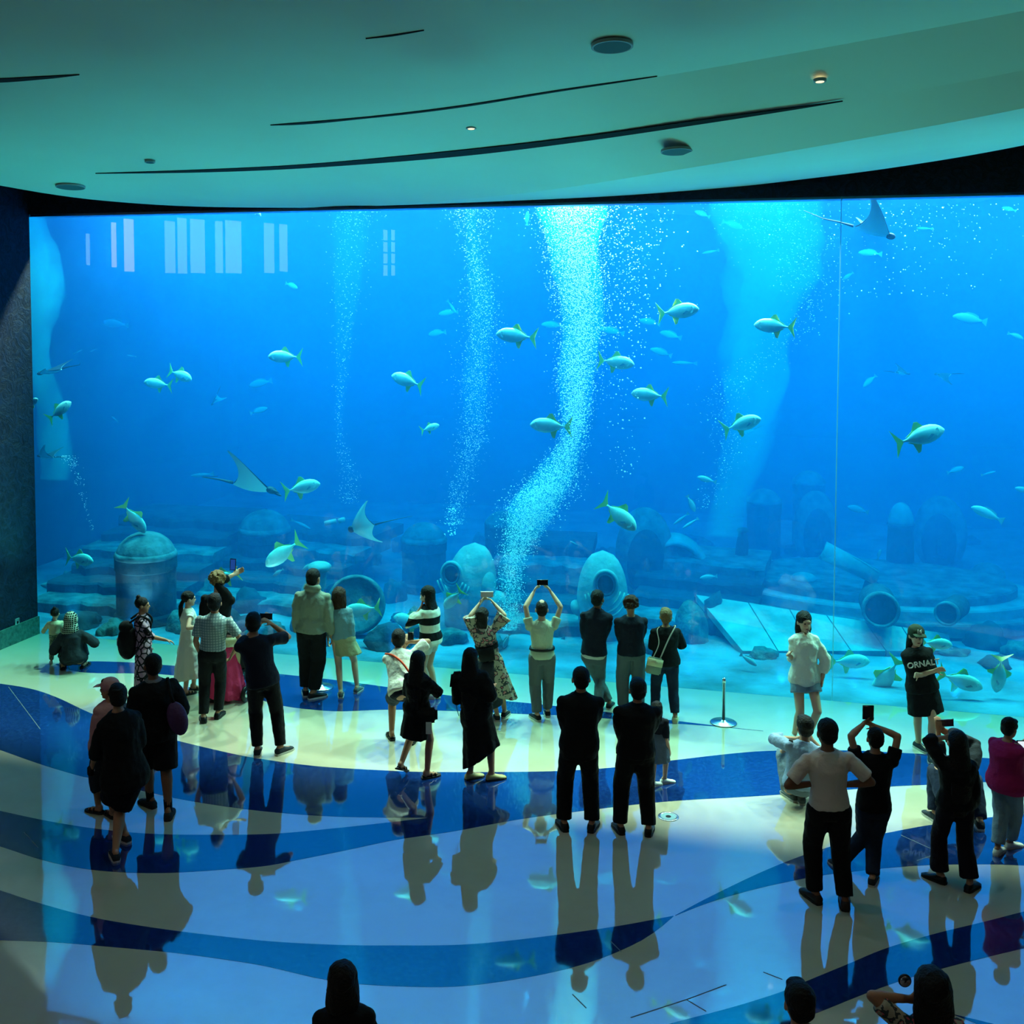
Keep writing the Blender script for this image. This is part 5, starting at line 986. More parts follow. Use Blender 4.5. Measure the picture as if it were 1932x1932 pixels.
# stroller partly visible between
st = empty('stroller', gp(452, 1312), (0, 0, math.radians(-20)), 'folding stroller with black frame, partly hidden by the checked shirt man', 'stroller')
for x, y in ((-.22, -.2), (.22, -.2), (-.22, .4), (.22, .4)):
    bm = bmesh.new(); lathe(bm, [(.105, -.02), (.115, 0), (.105, .02)], 20); bm.transform(Matrix.Translation((x, y, .115)) @ Matrix.Rotation(PI/2, 4, 'Y')); wv = obj('wheel', bm, M_BLACKP, st, True)
    bm = bmesh.new(); lathe(bm, [(.05, -.025), (.05, .025)], 12); bm.transform(Matrix.Translation((x, y, .115)) @ Matrix.Rotation(PI/2, 4, 'Y')); obj('hub', bm, M_STEEL, wv, True)
bm = bmesh.new()
for x in (-.2, .2): tube(bm, [(x, .4, .115), (x, .1, .55), (x, -.35, 1.0)], .014, 8); tube(bm, [(x, -.2, .115), (x, .1, .55), (x, .35, .75)], .012, 8); tube(bm, [(x, -.2, .2), (x, .4, .2)], .01, 6)
tube(bm, [(-.2, -.35, 1.0), (.2, -.35, 1.0)], .018, 8); obj('frame', bm, M_BLACKP, st, True)
bm = bmesh.new(); rbox(bm, Vector((0, .08, .42)), Vector((.18, 0, 0)), Vector((0, .2, 0)), Vector((0, 0, .03)), .4); rbox(bm, Vector((0, -.12, .62)), Vector((.18, 0, 0)), Vector((0, .04, .0)), Vector((0, -.05, .2)), .4); obj('seat', bm, K_CHAR, st, True)
# 6 polo man
q = person('man in pale checked short sleeved shirt tucked into black trousers', (405, 1138), [(384, 1362), (412, 1354)], 4, hands={'L': (378, 1240, 0.1), 'R': (440, 1240, .05)}, elbows={'L': (364, 1205, -.1), 'R': (446, 1205, 0)}, hair=('short', None), build=1.08, top=dict(m=P_CHECK, sl=.75, loose=.02, hem=.12, r1=.066, collar=1), bottom=dict(k='trousers', m=K_BLACK, w=.22))
# 7 dark T man with phone
q = person('man in dark T-shirt photographing with phone held sideways in his right hand', (478, 1176), [(486, 1424), (530, 1422)], 8, hands={'R': (514, 1172, .25), 'L': (496, 1170, .35)}, elbows={'R': (534, 1215, .1), 'L': (462, 1210, .2)}, hair=('short', None), build=1.08, top=dict(m=K_NAVY, sl=.8, loose=.03, hem=-.12, flare=.02, r1=.075, r0=.072), bottom=dict(k='trousers', m=K_BLACK, r=(.10, .08, .062)), shoes=('shoe', K_CHAR, M_SOLE), toe=(6, -38), palm=[None, (-1, .3, 0)])
phone(at_y(502, 1163, q.wr[1].y+.06), Vector((1, .1, -.04)), Vector((0, 0, 1)), 'phone held sideways by the man in dark T-shirt and jogger trousers', lit=False)
# 8 hooded man
q = person('tall man in sage green hooded jacket, black trousers and white trimmed sneakers', (592, 1091), [(577, 1312), (592, 1318)], -6, headyaw=-25, hair=('crop', None), skin=SKIN, build=1.04, top=dict(m=K_SAGE, sl=1.9, loose=.045, hem=-.04, hood=1, r0=.085, r1=.068, fold=.03, flare=.02, n='hooded_jacket'), bottom=dict(k='trousers', m=K_BLACK, r=(.11, .10, .075), len=.92), shoes=('shoe', M_BLACKP, M_WHITE), toe=(10, -55))
# 9 blue cardigan woman
q = person('woman with wavy shoulder length hair in dusty blue knit and short khaki skirt', (640, 1125), [(643, 1315), (674, 1306)], -2, hair=('wavy', HAIR_B), skin=SKIN_L, fem=True, hands={'L': (618, 1222, .2)}, top=dict(m=K_CYAN, sl=1.5, loose=.035, hem=.10, r0=.075, r1=.07, fold=.03, n='knit_top'), bottom=dict(k='skirt', m=K_KHAKI, hem=.66, r1=.21, w=.28), shoes=('shoe', K_GREY, M_SOLE), toe=(5, -18), hip=(645, 1208, 0))
# stanchions
def stanchion(u, v, vt, label):
    p = gp(u, v); h = at_y(u, vt, p.y).z; e = empty('barrier_post', p, (0, 0, 0), label, 'post', 'steel barrier posts'); bm = bmesh.new(); lathe(bm, [(.175, 0), (.178, .008), (.165, .018), (.04, .03), (.032, .045)], 40); obj('base', bm, M_STEEL, e, True)
    bm = bmesh.new(); lathe(bm, [(.021, .03), (.021, h-.07), (.026, h-.07), (.026, h-.02), (.018, h)], 20); obj('pole', bm, M_STEEL, e, True)
stanchion(606, 1297, 1205, 'steel barrier post on a round base between the hooded man and the skirt woman')
stanchion(1365, 1364, 1279, 'lone steel barrier post on a round base in front of the window')
# 11 striped woman
q = person('woman with very long black hair in wide black and white striped sweater', (806, 1122), [(812, 1318), (822, 1316)], 62, hands={'L': (784, 1152, -.05), 'R': (790, 1166, .2)}, elbows={'L': (790, 1190, -.3), 'R': (800, 1190, .1)}, hair=('verylong', None), skin=SKIN_L, fem=True, top=dict(m=P_STRIPE, sl=1.8, loose=.045, hem=-.12, r0=.085, r1=.075, fold=.02, n='striped_sweater'), bottom=dict(k='shorts', m=K_WHITE, len=.45, w=.1), shoes=('shoe', M_WHITE, M_SOLE))
bm = bmesh.new(); ellipsoid(bm, q.HL(0, .062, -.055), .055*q.hs, .042*q.hs, .045*q.hs, q.R3, 14, 8); obj('face_mask', bm, M_WHITE, q.e, True)
# 12 bending man in white T with red strap
q = person('stooping young man in white T-shirt with an orange red bag strap, taking a photo', (752, 1206), [(739, 1394), (778, 1402)], 2, H=1.66, hip=(760, 1302, -.15), heady=.28, hands={'R': (774, 1206, .45), 'L': (768, 1212, .5)}, elbows={'R': (790, 1232, .2), 'L': (735, 1262, .2)}, hair=('short', None), top=dict(m=K_WHITE, sl=.85, loose=.035, hem=-.1, r0=.078, r1=.085, flare=.02, fold=.02), bottom=dict(k='shorts', m=K_NAVY, len=.85, r=(.105, .09, .07)), shoes=('sandal', M_BLACKP, M_SOLED), skin=SKIN)
strap('bag_strap', [q.SH[0]-q.B + q.su*.07 - q.fT*.02, q.SH[0].lerp(q.SH[1], .3)-q.B - q.fT*.14 - q.su*.04, q.PEL-q.B + q.su*q.SL*.5 - q.fT*.17 + q.rT*.05, q.PEL-q.B + q.su*q.SL*.15 - q.fT*.12 + q.rT*.15], .014, mat('orange_strap', (214, 74, 34), .7), q.e)
phone(at_y(775, 1203, q.wr[1].y+.03), Vector((0, .1, 1)), Vector((1, 0, 0)), 'small dark phone close to the face of the stooping man', w_=.14, h_=.07, lit=False)
# 13 walking woman
q = person('walking woman with long black hair in short black dress and sandals', (790, 1247), [(757, 1468), (806, 1468)], -28, hair=('long', None), fem=True, lift=(.10, 0), hands={'R': (812, 1292, .25), 'L': (800, 1300, .3)}, elbows={'R': (820, 1300, .0)}, top=dict(m=P_CAMO, sl=.95, loose=.03, hem=.1, r0=.075, r1=.08), bottom=dict(k='skirt', m=K_BLACK, hem=.56, r1=.20, w=.4), shoes=('sandal', M_BLACKP, M_SOLED), hip=(787, 1342, 0), toe=(-30, -60))
e = empty('shoulder_bag', at_y(806, 1350, q.PEL.y-.16), (0, 0, 0), 'small dark shoulder bag on the walking woman', 'bag'); bm = bmesh.new(); rbox(bm, Vector((0, 0, 0)), Vector((.12, .03, 0)), Vector((0, .045, 0)), Vector((0, 0, .09)), .4); obj('bag_body', bm, K_BLACK, e, True)
bm = bmesh.new(); rbox(bm, Vector((.02, -.05, -.13)), Vector((.035, 0, 0)), Vector((0, .004, 0)), Vector((0, 0, .07)), .2); obj('tag', bm, M_WHITE, e)
strap('bag_strap', [(-.10, 0, .07), (-.12, .04, .3), (-.06, .12, .52)], .008, M_BLACKP, e)
# 15 floral woman
q = person('woman in floral kimono dress and black sash raising a phone with both hands', (911, 1163), [(938, 1358), (952, 1352)], -8, headyaw=-35, hands={'L': (906, 1133, .15), 'R': (933, 1133, .15)}, elbows={'L': (887, 1162, 0), 'R': (949, 1164, 0)}, hair=('bob', None), skin=SKIN_L, fem=True, hip=(924, 1245, 0), top=dict(m=P_FLORAL, sl=.98, loose=.03, hem=.25, r0=.085, r1=.13, fold=.01, n='kimono_top'), bottom=dict(k='skirt', m=P_FLORAL, hem=.38, r1=.26, w=.36, pleat=.06, n='long_skirt', slant=-.1), shoes=('shoe', K_CHAR, M_SOLE), palm=[(1, 0, 0), (-1, 0, 0)])
bm = bmesh.new(); rings(bm, [(q.PEL-q.B + q.su*q.SL*.36, q.rT*.158, q.fT*.128), (q.PEL-q.B + q.su*q.SL*.50, q.rT*.160, q.fT*.134)], 20); rings(bm, [(q.PEL-q.B + q.su*q.SL*.46 - q.fT*.15, q.rT*.12, q.fT*.03), (q.PEL-q.B + q.su*q.SL*.10 - q.fT*.15, q.rT*.10, q.fT*.03)], 12); obj('sash', bm, K_BLACK, q.e, True)
bm = bmesh.new(); c0 = q.PEL-q.B; rings(bm, [(c0 + q.su*.02, q.rT*.185, q.fT*.16), (c0 - Vector((0, 0, .35)), q.rT*.23, q.fT*.18), (c0 - Vector((0, 0, .62)), q.rT*.245, q.fT*.19)], 24); o = obj('dark_overskirt', bm, K_CHAR, q.e, True); o.location = -q.rT*.06
phone((q.wr[0]+q.wr[1])/2 + Vector((0, .0, .13)), Vector((1, 0, 0)), Vector((0, 0, 1)), 'pale cased phone held overhead by the floral dress woman', M_WHITE, w_=.17, lit=M_WHITE)
# 16 arms up man
q = person('balding man in pale green polo and belt bag photographing with both arms overhead', (1022, 1150), [(1013, 1358), (1033, 1350)], 0, hands={'L': (1007, 1112, .2), 'R': (1040, 1112, .2)}, elbows={'L': (988, 1152, .0), 'R': (1067, 1152, .0)}, hair=('bald', None), skin=SKIN_L, build=1.04, top=dict(m=K_MINT, sl=.45, loose=.015, hem=-.04, r0=.07, r1=.066), bottom=dict(k='trousers', m=K_GREY, r=(.108, .088, .068)), shoes=('shoe', M_BLACKP, M_SOLE), palm=[(1, 0, 0), (-1, 0, 0)], toe=(25, 0))
bm = bmesh.new(); rings(bm, [(q.PEL-q.B + q.su*q.SL*.20, q.rT*.176, q.fT*.136), (q.PEL-q.B + q.su*q.SL*.265, q.rT*.170, q.fT*.132)], 24); obj('belt_bag_strap', bm, M_BLACKP, q.e, True)
phone((q.wr[0]+q.wr[1])/2 + Vector((0, 0, .14)), Vector((1, 0, 0)), Vector((0, .3, 1)), 'dark phone held overhead by the balding man in pale green', w_=.15, lit=False)
# 17 navy jacket
q = person('slim man in dark zip jacket with white shirt hem, legs crossed', (1128, 1130), [(1150, 1336), (1128, 1344)], -4, headyaw=-30, hair=('crop', None), skin=SKIN_D, hands3={'L': (.09, .20, .20), 'R': (-.09, .22, .24)}, elbows={'L': (1086, 1260, -.1), 'R': (1164, 1260, -.1)}, top=dict(m=K_NAVY, sl=1.8, loose=.032, hem=.02, r0=.078, r1=.07, fold=.02, n='jacket', collar=1, under=K_WHITE), bottom=dict(k='trousers', m=K_GREY), shoes=('shoe', K_CHAR, M_SOLE), toe=(-20, 20), hip=(1120, 1235, 0))
# 18 brown hair
q = person('broad man with tousled brown hair in navy sweater and grey trousers', (1190, 1142), [(1176, 1345), (1206, 1345)], -2, hair=('curly', HAIR_B), hands3={'L': (.08, .22, .20), 'R': (-.08, .24, .24)}, elbows={'L': (1150, 1265, -.1), 'R': (1232, 1265, -.1)}, build=1.06, top=dict(m=K_NAVY, sl=1.8, loose=.04, hem=-.06, r0=.08, r1=.072, fold=.015, n='sweater'), bottom=dict(k='trousers', m=K_GREY, r=(.11, .095, .075)), shoes=('shoe', M_BLACKP, M_SOLE))
# 19 bag woman
q = person('short haired woman in black T-shirt with pale crossbody bag on her back', (1256, 1163), [(1236, 1352), (1274, 1362)], 0, hair=('short', HAIR_Y), fem=True, build=1.12, hands={'L': (1238, 1222, .3), 'R': (1288, 1222, .3)}, elbows={'L': (1218, 1260, -.15), 'R': (1302, 1260, -.15)}, top=dict(m=K_BLACK, sl=.98, loose=.03, hem=-.10, r0=.072, r1=.07), bottom=dict(k='trousers', m=K_JEAN, r=(.10, .075, .06), len=.88), shoes=('shoe', K_CREAM, M_SOLE))
e = empty('crossbody_bag', at_y(1234, 1256, q.PEL.y-.20), (0, 0, 0), 'small pale green grey crossbody bag hanging at the back of the black T-shirt woman', 'bag'); bm = bmesh.new(); rbox(bm, Vector((0, 0, 0)), Vector((.10, 0, -.02)), Vector((0, .03, 0)), Vector((.02, 0, .11)), .3); obj('bag_body', bm, K_SAGE, e, True)
bm = bmesh.new(); rbox(bm, Vector((0.01, -.032, .05)), Vector((.10, 0, -.02)), Vector((0, .004, 0)), Vector((.01, 0, .05)), .3); obj('flap', bm, K_CREAM, e, True)
M_STRAP = mat('pale_strap', (190, 176, 164), .7)
b0 = e.location; strap('bag_strap', [Vector((.08, -.005, .10)), at_y(1262, 1205, q.PEL.y-.19)-b0, at_y(1274, 1182, q.PEL.y-.10)-b0, q.SH[1] + Vector((-.05, 0, .075))-b0], .009, M_STRAP, e); strap('bag_strap', [Vector((-.02, -.005, .10)), at_y(1243, 1215, q.PEL.y-.19)-b0, at_y(1240, 1190, q.PEL.y-.12)-b0, q.SH[0] + Vector((.07, 0, .075))-b0], .006, M_STRAP, e)
# 14 woman in long black dress
q = person('woman with long black hair in long black shirt dress and pale flat shoes', (888, 1242), [(888, 1470), (928, 1472)], -12, hair=('verylong', None), fem=True, build=1.1, hands3={'L': (-.14, .2, .25), 'R': (.20, .16, .18)}, elbows={'L': (850, 1370, -.1), 'R': (940, 1350, -.1)}, top=dict(m=K_BLACK, sl=1.3, loose=.04, hem=.1, r0=.085, r1=.085, fold=.02), bottom=dict(k='skirt', m=K_BLACK, hem=.30, r1=.24, w=.42, n='long_skirt', slant=.12, pleat=.05), shoes=('shoe', mat('beige_flat', (170, 160, 110), .5), M_SOLED), toe=(-60, -70))
e = empty('camera_bag', at_y(861, 1283, q.PEL.y+.02), (0, 0, 0), 'black square bag at the elbow of the long dress woman', 'bag'); bm = bmesh.new(); rbox(bm, Vector((0, 0, 0)), Vector((.07, .02, 0)), Vector((0, .05, 0)), Vector((.01, 0, .10)), .3); obj('bag_body', bm, K_BLACK, e, True); strap('bag_strap', [(.05, 0, .08), (.10, .0, .18), (.14, 0, .26)], .008, M_BLACKP, e)
strap('hanging_cord', [(.0, 0, -.10), (.0, -.02, -.3), (.03, -.02, -.42)], .004, M_BLACKP, e)
# 20, 21 two men in suits
q = person('man in black suit jacket with arms folded, left of the two black suited men', (1096, 1281), [(1064, 1564), (1117, 1566)], 0, hair=('crop', None), hands3={'L': (.09, .21, .21), 'R': (-.10, .23, .25)}, elbows={'L': (1046, 1420, -.05), 'R': (1148, 1420, -.05)}, build=1.06, top=dict(m=K_BLACK, sl=1.8, loose=.042, hem=-.26, r0=.088, r1=.074, flare=.02, n='suit_jacket', collar=1, fold=.012), bottom=dict(k='trousers', m=K_BLACK, r=(.105, .085, .075)), shoes=('shoe', M_BLACKP, M_SOLED), toe=(12, -20), vox=.0118)
q = person('man in black bomber jacket with arms folded, right of the two black suited men', (1203, 1302), [(1170, 1570), (1224, 1574)], 0, headyaw=0, hair=('short', None), hands3={'L': (.09, .21, .21), 'R': (-.10, .23, .25)}, elbows={'L': (1150, 1440, -.05), 'R': (1254, 1440, -.05)}, build=1.12, top=dict(m=K_BLACK, sl=1.8, loose=.042, hem=-.06, r0=.09, r1=.078, flare=.01, n='bomber_jacket', collar=1, fold=.012), bottom=dict(k='trousers', m=K_BLACK, r=(.105, .085, .07)), shoes=('shoe', M_BLACKP, M_SOLED), toe=(12, -16))
# 22 girl behind
q = person('girl in dark T-shirt and blue grey skirt partly behind the bomber jacket man', (1240, 1338), [(1232, 1484), (1254, 1478)], -30, H=1.16, child=False, hair=('bob', None), fem=True, top=dict(m=K_NAVY, sl=.9, loose=.02, hem=.1), bottom=dict(k='skirt', m=cm('slate_skirt', (92, 108, 130)), hem=.42, r1=.2, w=.3), shoes=('shoe', M_WHITE, M_SOLE), toe=(-60, -75), skin=SKIN_L)
# 23 white shirt woman facing us
q = person('smiling woman in oversized white shirt and denim shorts facing the camera', (1518, 1174), [(1526, 1400), (1499, 1396)], 186, headpitch=0, hair=('bob', None), skin=SKIN_L, fem=True, hands={'R': (1488, 1243, -.15), 'L': (1553, 1288, -.05)}, elbows={'R': (1496, 1218, .0), 'L': (1556, 1240, 0)}, top=dict(m=cm('white_linen', (226, 230, 218)), sl=1.72, loose=.038, hem=-.14, r0=.075, r1=.068, puff=.004, collar=1, fold=.03, n='open_shirt'), bottom=dict(k='shorts', m=K_JEANL, len=.42, w=.1, r=(.10, .10, .08)), shoes=('shoe', M_WHITE, M_SOLE), hip=(1518, 1278, 0))
bm = bmesh.new(); rings(bm, [(q.NK-q.B + q.fT*.055 + q.su*.03, q.rT*.045, q.su*.05), (q.NK-q.B + q.fT*.135 - q.su*.16, q.rT*.008, q.su*.02)], 8); obj('open_neck', bm, SKIN_L, q.e, True)
# 24 cap woman
q = person('woman with folded arms in cap and long black T-shirt dress facing the camera', (1729, 1200), [(1757, 1432), (1733, 1412)], 178, hair=('long', None), skin=SKIN_L, fem=True, hands3={'L': (.13, .20, .20), 'R': (-.12, .22, .23)}, elbows={'L': (1780, 1320, -.0), 'R': (1692, 1320, -.0)}, top=dict(m=K_BLACK, sl=.95, loose=.045, hem=-.1, r0=.085, r1=.09, fold=.015), bottom=dict(k='skirt', m=K_BLACK, hem=.56, r0=.17, r1=.235, w=.4, pleat=.02, n='dress_skirt'), shoes=('shoe', K_CHAR, M_SOLE), toe=(160, 200))
bm = bmesh.new(); ellipsoid(bm, q.HL(0, -.012, .05), .094*q.hs, .108*q.hs, .088*q.hs, q.R3, 22, 12); rings(bm, [(q.HL(0, .085, .045), q.rh*.075*q.hs, q.uh*.010), (q.HL(0, .165, .030), q.rh*.060*q.hs, q.uh*.006)], 14)
cap = obj('cap', bm, cm('dark_green_cap', (44, 56, 44)), q.e, True)
def lettering(txt, c, X, Y, size, m, parent, name, curve_r=None):
    cu = bpy.data.curves.new(name, 'FONT'); cu.body = txt; cu.size = size; cu.align_x = 'CENTER'; cu.align_y = 'CENTER'; cu.extrude = .0025; cu.offset = size*.02
    X = X.normalized(); N = X.cross(Y).normalized(); Y = N.cross(X); o = bpy.data.objects.new(name, cu); COL.objects.link(o); cu.materials.append(m); o.parent = parent; M = Matrix((X, Y, N)).transposed().to_4x4(); M.translation = c; o.matrix_local = M; me = bpy.data.meshes.new_from_object(o); COL.objects.unlink(o); o2 = bpy.data.objects.new(name, me); COL.objects.link(o2); o2.parent = parent; o2.matrix_local = M; bpy.data.objects.remove(o); return o2
lettering('N', q.HL(0, .102, .078), -q.rh*1.0, q.uh, .075, M_WHITE, cap, 'cap_letters'); lettering('Y', q.HL(0, .103, .075), -q.rh*1.0, q.uh, .075, M_WHITE, cap, 'cap_letters')
lettering('ORNALT', (q.PEL-q.B + q.su*q.SL*.70 + q.fT*.192), -q.rT, q.su, .10, M_WHITE, q.e, 'chest_lettering')
# 25 crouching man
q = person('crouching man in light blue shirt and grey trousers with black strap, behind the hands-on-hips man', (1518, 1372), [(1494, 1508), (1512, 1514)], 4, H=1.70, hip=(1505, 1482, -.10), hands={'L': (1502, 1392, .28), 'R': (1530, 1392, .3)}, elbows={'L': (1482, 1400, .1), 'R': (1550, 1420, .1)}, knees=[(1490, 1448, .6), (1540, 1450, .6)], hair=('short', None), top=dict(m=K_LBLUE, sl=1.4, loose=.03, hem=-.05, r0=.075, r1=.07, fold=.02), bottom=dict(k='trousers', m=cm('pale_trouser', (112, 130, 146)), r=(.11, .095, .07)), shoes=('shoe', K_GREY, M_SOLE))
strap('bag_strap', [q.SH[0]-q.B + q.su*.07, q.PEL-q.B + q.su*q.SL*.6 - q.fT*.13, q.PEL-q.B + q.su*q.SL*.3 - q.fT*.13 + q.rT*.12], .018, M_BLACKP, q.e)
# 26 white T man hands on hips
q = person('man in white T-shirt and black trousers standing with hands on his hips', (1560, 1382), [(1537, 1700), (1594, 1712)], -2, headyaw=3, hair=('crop', None), skin=SKIN_D, hands={'L': (1536, 1488, .02), 'R': (1588, 1490, .02)}, elbows={'L': (1484, 1455, -.05), 'R': (1632, 1472, -.05)}, build=1.05, top=dict(m=cm('offwhite_cotton', (226, 206, 192)), sl=.78, loose=.02, hem=.02, r0=.074, r1=.066), bottom=dict(k='trousers', m=K_BLACK, w=.12, r=(.108, .084, .070)), shoes=('shoe', mat('dark_brown_shoe', (44, 34, 32), .5), M_SOLED), toe=(18, -16))
# 27 dark T photographer
q = person('man in black T-shirt and jeans holding a phone over his head with both hands', (1651, 1394), [(1586, 1640), (1646, 1668)], -4, knees=[(1612, 1585, .1), None], hair=('crop', None), hands={'L': (1630, 1358, .15), 'R': (1648, 1362, .15)}, elbows={'L': (1606, 1400, .0), 'R': (1688, 1412, .0)}, build=1.1, top=dict(m=K_BLACK, sl=.55, loose=.022, hem=-.06, r0=.075, r1=.070), bottom=dict(k='trousers', m=K_JEAN, r=(.105, .085, .068)), shoes=('shoe', K_CHAR, M_SOLE), hip=(1648, 1518, 0), palm=[(1, 0, .0), (-1, 0, 0)], toe=(20, -30))
phone(at_y(1638, 1344, q.wr[0].y), Vector((0, 0, 1)), Vector((1, 0, 0)), 'phone raised over the head of the man in black T-shirt and jeans', w_=.13, h_=.10, lit=False)
# 28a squatting photographer beyond, 28b standing woman with long hair
q = person('squatting visitor in grey jacket and jeans, knees spread, behind the wide trousered woman', (1804, 1400), [(1764, 1548), (1848, 1562)], 0, H=1.74, hip=(1806, 1512, -.12), hands={'L': (1770, 1372, .3), 'R': (1790, 1378, .3)}, elbows={'L': (1772, 1420, .1), 'R': (1830, 1420, .1)}, knees=[(1742, 1455, .5), (1866, 1460, .5)], hair=('short', None), top=dict(m=K_CHAR, sl=1.6, loose=.04, hem=-.05, r0=.085, r1=.075, fold=.02, n='jacket'), bottom=dict(k='trousers', m=K_JEAN, r=(.11, .095, .075)), shoes=('shoe', K_CHAR, M_SOLE))
phone(at_y(1783, 1364, q.wr[0].y+.02), Vector((1, 0, .06)), Vector((0, 0, 1)), 'large dark phone held sideways above the squatting visitor', w_=.18, lit=False)
q = person('woman with long black hair, black hooded top and wide dark trousers', (1806, 1402), [(1772, 1664), (1830, 1680)], 0, hair=('verylong', None), fem=True, build=1.0, hands={'L': (1782, 1384, .25)}, elbows={'L': (1745, 1420, 0)}, top=dict(m=K_BLACK, sl=(1.3, 1.7), loose=.04, hem=-.03, r0=.085, r1=.075, fold=.02, n='hooded_top'), bottom=dict(k='wide', m=cm('aubergine_trouser', (24, 18, 30)), r=(.102, .088, .098), len=.88), shoes=('shoe', M_BLACKP, M_SOLED), toe=(40, -50))
# 29 magenta woman
q = person('woman in magenta T-shirt and pale jeans at the frame edge, looking at a phone', (1905, 1374), [(1882, 1612), (1906, 1600)], -58, hair=('short', None), fem=True, build=1.16, headpitch=-12, hands={'R': (1930, 1432, .0), 'L': (1936, 1400, .25)}, elbows={'R': (1880, 1452, -.2)}, top=dict(m=K_MAG, sl=1.05, loose=.04, hem=-.22, r0=.085, r1=.085, flare=.03), bottom=dict(k='trousers', m=K_JEANL, r=(.10, .08, .07), len=.88), shoes=('shoe', M_WHITE, M_SOLE))
strap('bag_strap', [q.SH[1]-q.B + q.su*.075 - q.rT*.06, q.SH[1]-q.B + q.fT*.10 - q.rT*.04, q.PEL-q.B + q.su*q.SL*.45 + q.fT*.17], .008, M_STRAP, q.e)
phone(at_y(1927, 1412, q.wr[1].y+.05), Vector((0, .2, 1)), Vector((1, 0, 0)), 'bright screened phone in the hands of the magenta T-shirt woman', w_=.15, lit=emis('white_screen', (.8, .9, 1, 1), 1.0))
# 32 pink cap woman
q = person('woman in pink cap and pale pink shirt looking left, behind the black shirt woman', (206, 1300), [(186, 1534), (212, 1542)], 55, headyaw=80, hair=('short', None), skin=SKIN, fem=True, build=1.1, hands={'L': (175, 1432, -.1)}, top=dict(m=K_PINK, sl=1.6, loose=.035, hem=-.16, r0=.08, r1=.072, flare=.02, fold=.015), bottom=dict(k='trousers', m=K_CHAR, len=.35, n='cropped_trousers'), shoes=('sandal', M_BLACKP, M_SOLED))
bm = bmesh.new(); ellipsoid(bm, q.HL(0, -.012, .045), .094*q.hs, .108*q.hs, .090*q.hs, q.R3, 22, 12); rings(bm, [(q.HL(0, .08, .045), q.rh*.07*q.hs, q.uh*.010), (q.HL(0, .165, .025), q.rh*.052*q.hs, q.uh*.005)], 14); obj('cap', bm, K_PINK, q.e, True)
# 33 black shirt woman holding hand
q = person('stout woman in black shirt and shorts with a black hair clip, front of the trio', (222, 1314), [(236, 1588), (218, 1622)], 38, headyaw=25, hair=('short', None), skin=SKIN, fem=True, build=1.12, hands={'L': (174, 1446, .1)}, elbows={'L': (196, 1430, -.2)}, H=1.66, top=dict(m=K_BLACK, sl=(1.5, 1.1), loose=.04, hem=-.18, r0=.08, r1=.075, flare=.05, fold=.02), bottom=dict(k='shorts', m=K_BLACK, len=.9, r=(.12, .10, .08)), shoes=('shoe', K_CHAR, M_SOLE), hip=(236, 1462, 0))
bm = bmesh.new(); tube(bm, [q.HL(-.06, -.09, .10), q.HL(0, -.10, .08), q.HL(.06, -.09, .12)], [.008, .018, .004], 8); obj('hair_clip', bm, M_BLACKP, q.e, True)
e = empty('bracelet_of_keys', q.wr[0], (0, 0, 0), 'small dark handheld gadget in the hand of the stout black shirt woman', 'gadget'); bm = bmesh.new(); dd = (q.wr[0]-q.el[0]).normalized(); rbox(bm, dd*.10 + Vector((0, -.02, -.02)), Vector((.035, 0, 0)), Vector((0, .012, 0)), Vector((0, 0, .05)), .4); obj('case', bm, M_BLACKP, e, True); e.name = 'gadget'
# 34 tall man with purple bag
q = person('heavy set man in black T-shirt and shorts, towel round neck, beside the stout woman', (288, 1256), [(284, 1522), (318, 1544)], 30, headyaw=30, hair=('crop', None), skin=SKIN_D, build=1.14, hands3={'L': (-.05, .22, .12), 'R': (.21, .06, -.08)}, top=dict(m=K_BLACK, sl=1.1, loose=.04, hem=-.2, r0=.08, r1=.08, flare=.03, fold=.02), bottom=dict(k='shorts', m=K_BLACK, len=.98, r=(.115, .10, .08)), shoes=('shoe', K_CHAR, M_SOLED), toe=(50, 5))
bm = bmesh.new(); rings(bm, [(q.NK-q.B - q.su*.015, q.rT*.12, q.fT*.11), (q.NK-q.B + q.su*.035, q.rT*.078, q.fT*.078)], 16); obj('towel', bm, cm('grey_towel', (120, 118, 120)), q.e, True)
for i in range(2):
    bm = bmesh.new(); tube(bm, [q.an[i]-q.B - Vector((0, 0, .02)), q.an[i].lerp(q.kn[i], .28)-q.B], [.042*q.s, .046*q.s], 12); obj('sock', bm, K_BLACK, q.e, True)
e = empty('purple_bag', at_y(335, 1352, q.PEL.y-.12), (0, 0, 0), 'dark purple sling bag hanging behind the heavy set man', 'bag'); bm = bmesh.new(); ellipsoid(bm, Vector((0, 0, -.02)), .11, .075, .19, Matrix.Rotation(-.25, 3, 'Y'), 20, 12); obj('bag_body', bm, cm('purple_leather', (86, 56, 96), rough=.5), e, True)
b0 = e.location; strap('bag_strap', [(-.04, 0, .15), at_y(322, 1310, b0.y)-b0, q.SH[1] + Vector((-.04, -.06, .09))-b0], .02, K_BLACK, e)
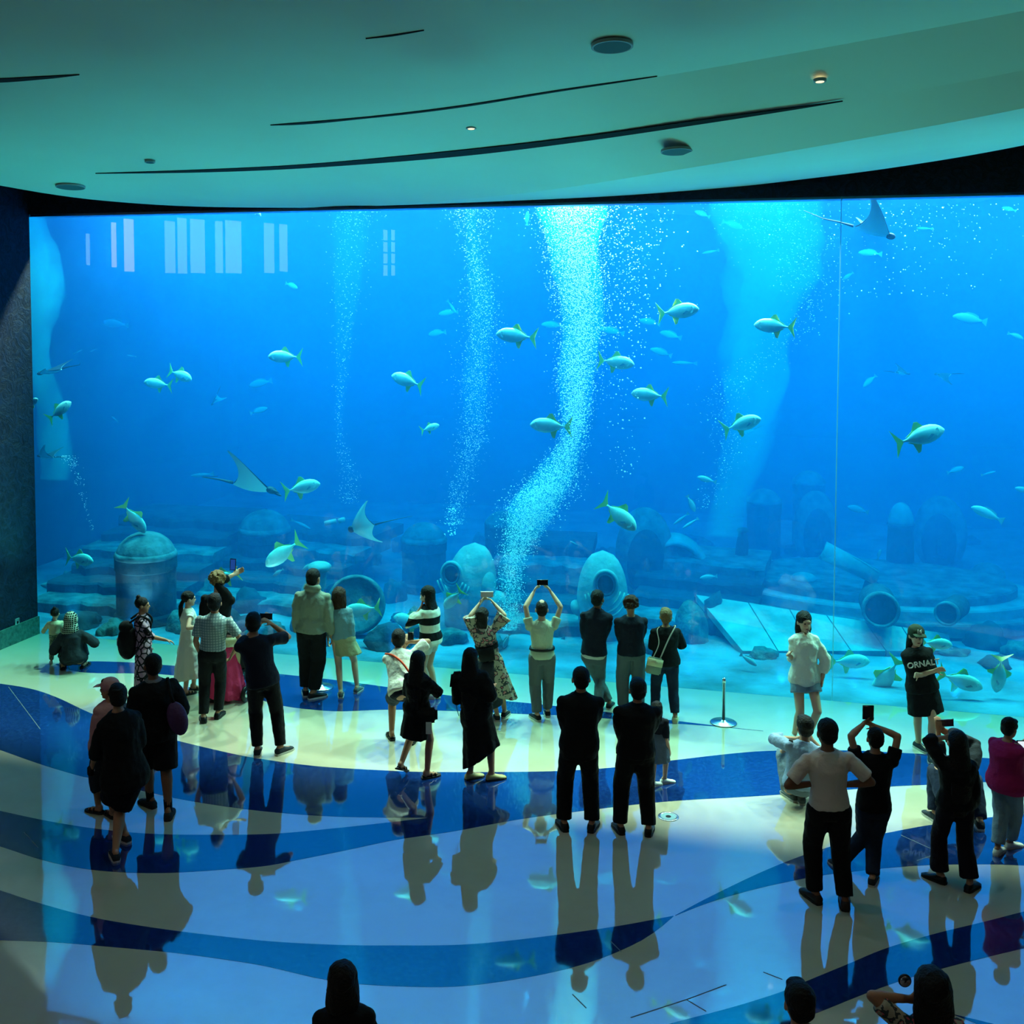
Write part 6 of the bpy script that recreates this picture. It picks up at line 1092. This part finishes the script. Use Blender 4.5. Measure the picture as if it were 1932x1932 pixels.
# 31 bottom frame visitors (lower bodies outside the frame)
q = person('woman with dark hair and black top at the bottom frame edge, left of centre', (645, 1852), [(655, 2290), (700, 2290)], -6, headyaw=14, hair=('bob', None), skin=SKIN, fem=True, H=1.6, heady=0, top=dict(m=K_BLACK, sl=1.2, loose=.03, hem=-.05, r0=.08, r1=.075), bottom=dict(k='trousers', m=K_CHAR), shoes=('shoe', M_BLACKP, M_SOLED))
q = person('dark haired visitor at the bottom frame edge, only the head showing', (1507, 1892), [(1490, 2330), (1530, 2330)], 4, hair=('short', None), H=1.62, top=dict(m=K_BLACK, sl=.8), bottom=dict(k='trousers', m=K_CHAR), shoes=('shoe', M_BLACKP, M_SOLED))
q = person('woman with black bob and floral top holding a round compact, bottom frame edge', (1757, 1868), [(1740, 2320), (1785, 2320)], -4, hair=('wavy', None), skin=SKIN, fem=True, H=1.6, hands={'L': (1712, 1868, .1)}, elbows={'L': (1695, 1930, 0)}, top=dict(m=P_FLORAL, sl=.8, loose=.02, hem=-.05), bottom=dict(k='trousers', m=K_CHAR), shoes=('shoe', M_BLACKP, M_SOLED))
e = empty('camera_phone', at_y(1707, 1850, q.wr[0].y+.02), (0, 0, 0), 'small round shiny compact mirror in the raised hand at the bottom frame edge', 'mirror'); bm = bmesh.new(); lathe(bm, [(.038, -.008), (.04, 0), (.038, .008)], 24); bm.transform(Matrix.Rotation(PI/2, 4, 'X')); obj('case', bm, M_BLACKP, e, True)
bm = bmesh.new(); lathe(bm, [(.032, .0075), (.032, .0095)], 24); bm.transform(Matrix.Rotation(PI/2, 4, 'X')); obj('glass', bm, M_STEEL, e, True); e.name = 'compact_mirror'
# floor light
p = gp(1261, 1541); e = empty('floor_light', p, (0, 0, 0), 'round steel recessed floor light right of the two suited men', 'light'); bm = bmesh.new(); lathe(bm, [(.112, 0), (.112, .004), (.085, .006), (.085, .003)], 36, caps=False); obj('rim', bm, M_STEEL, e, True); bm = bmesh.new(); lathe(bm, [(.085, .002), (.085, .0035)], 30); obj('lens', bm, mat('floor_lens', (150, 190, 200), .15), e); bm = bmesh.new(); lathe(bm, [(.03, .003), (.03, .005)], 20); obj('lamp', bm, M_BLACKP, e)
# wall socket
p = gp(32, 1212); d = ray(32, 1174); t = ((GL-EYE).dot(wn))/d.dot(wn); p = EYE + d*t; e = empty('wall_socket', p, (0, 0, 0), 'small white wall socket low on the dark stone wall', 'socket'); bm = bmesh.new(); rbox(bm, -wn*.006, wd*.043, wn*.006, Vector((0, 0, .06)), .3); obj('plate', bm, mat('socket_white', (150, 190, 190), .6), e, True)
bm = bmesh.new(); rbox(bm, -wn*.013, wd*.02, wn*.002, Vector((0, 0, .02)), .3); obj('outlet', bm, M_BLACKP, e, True)
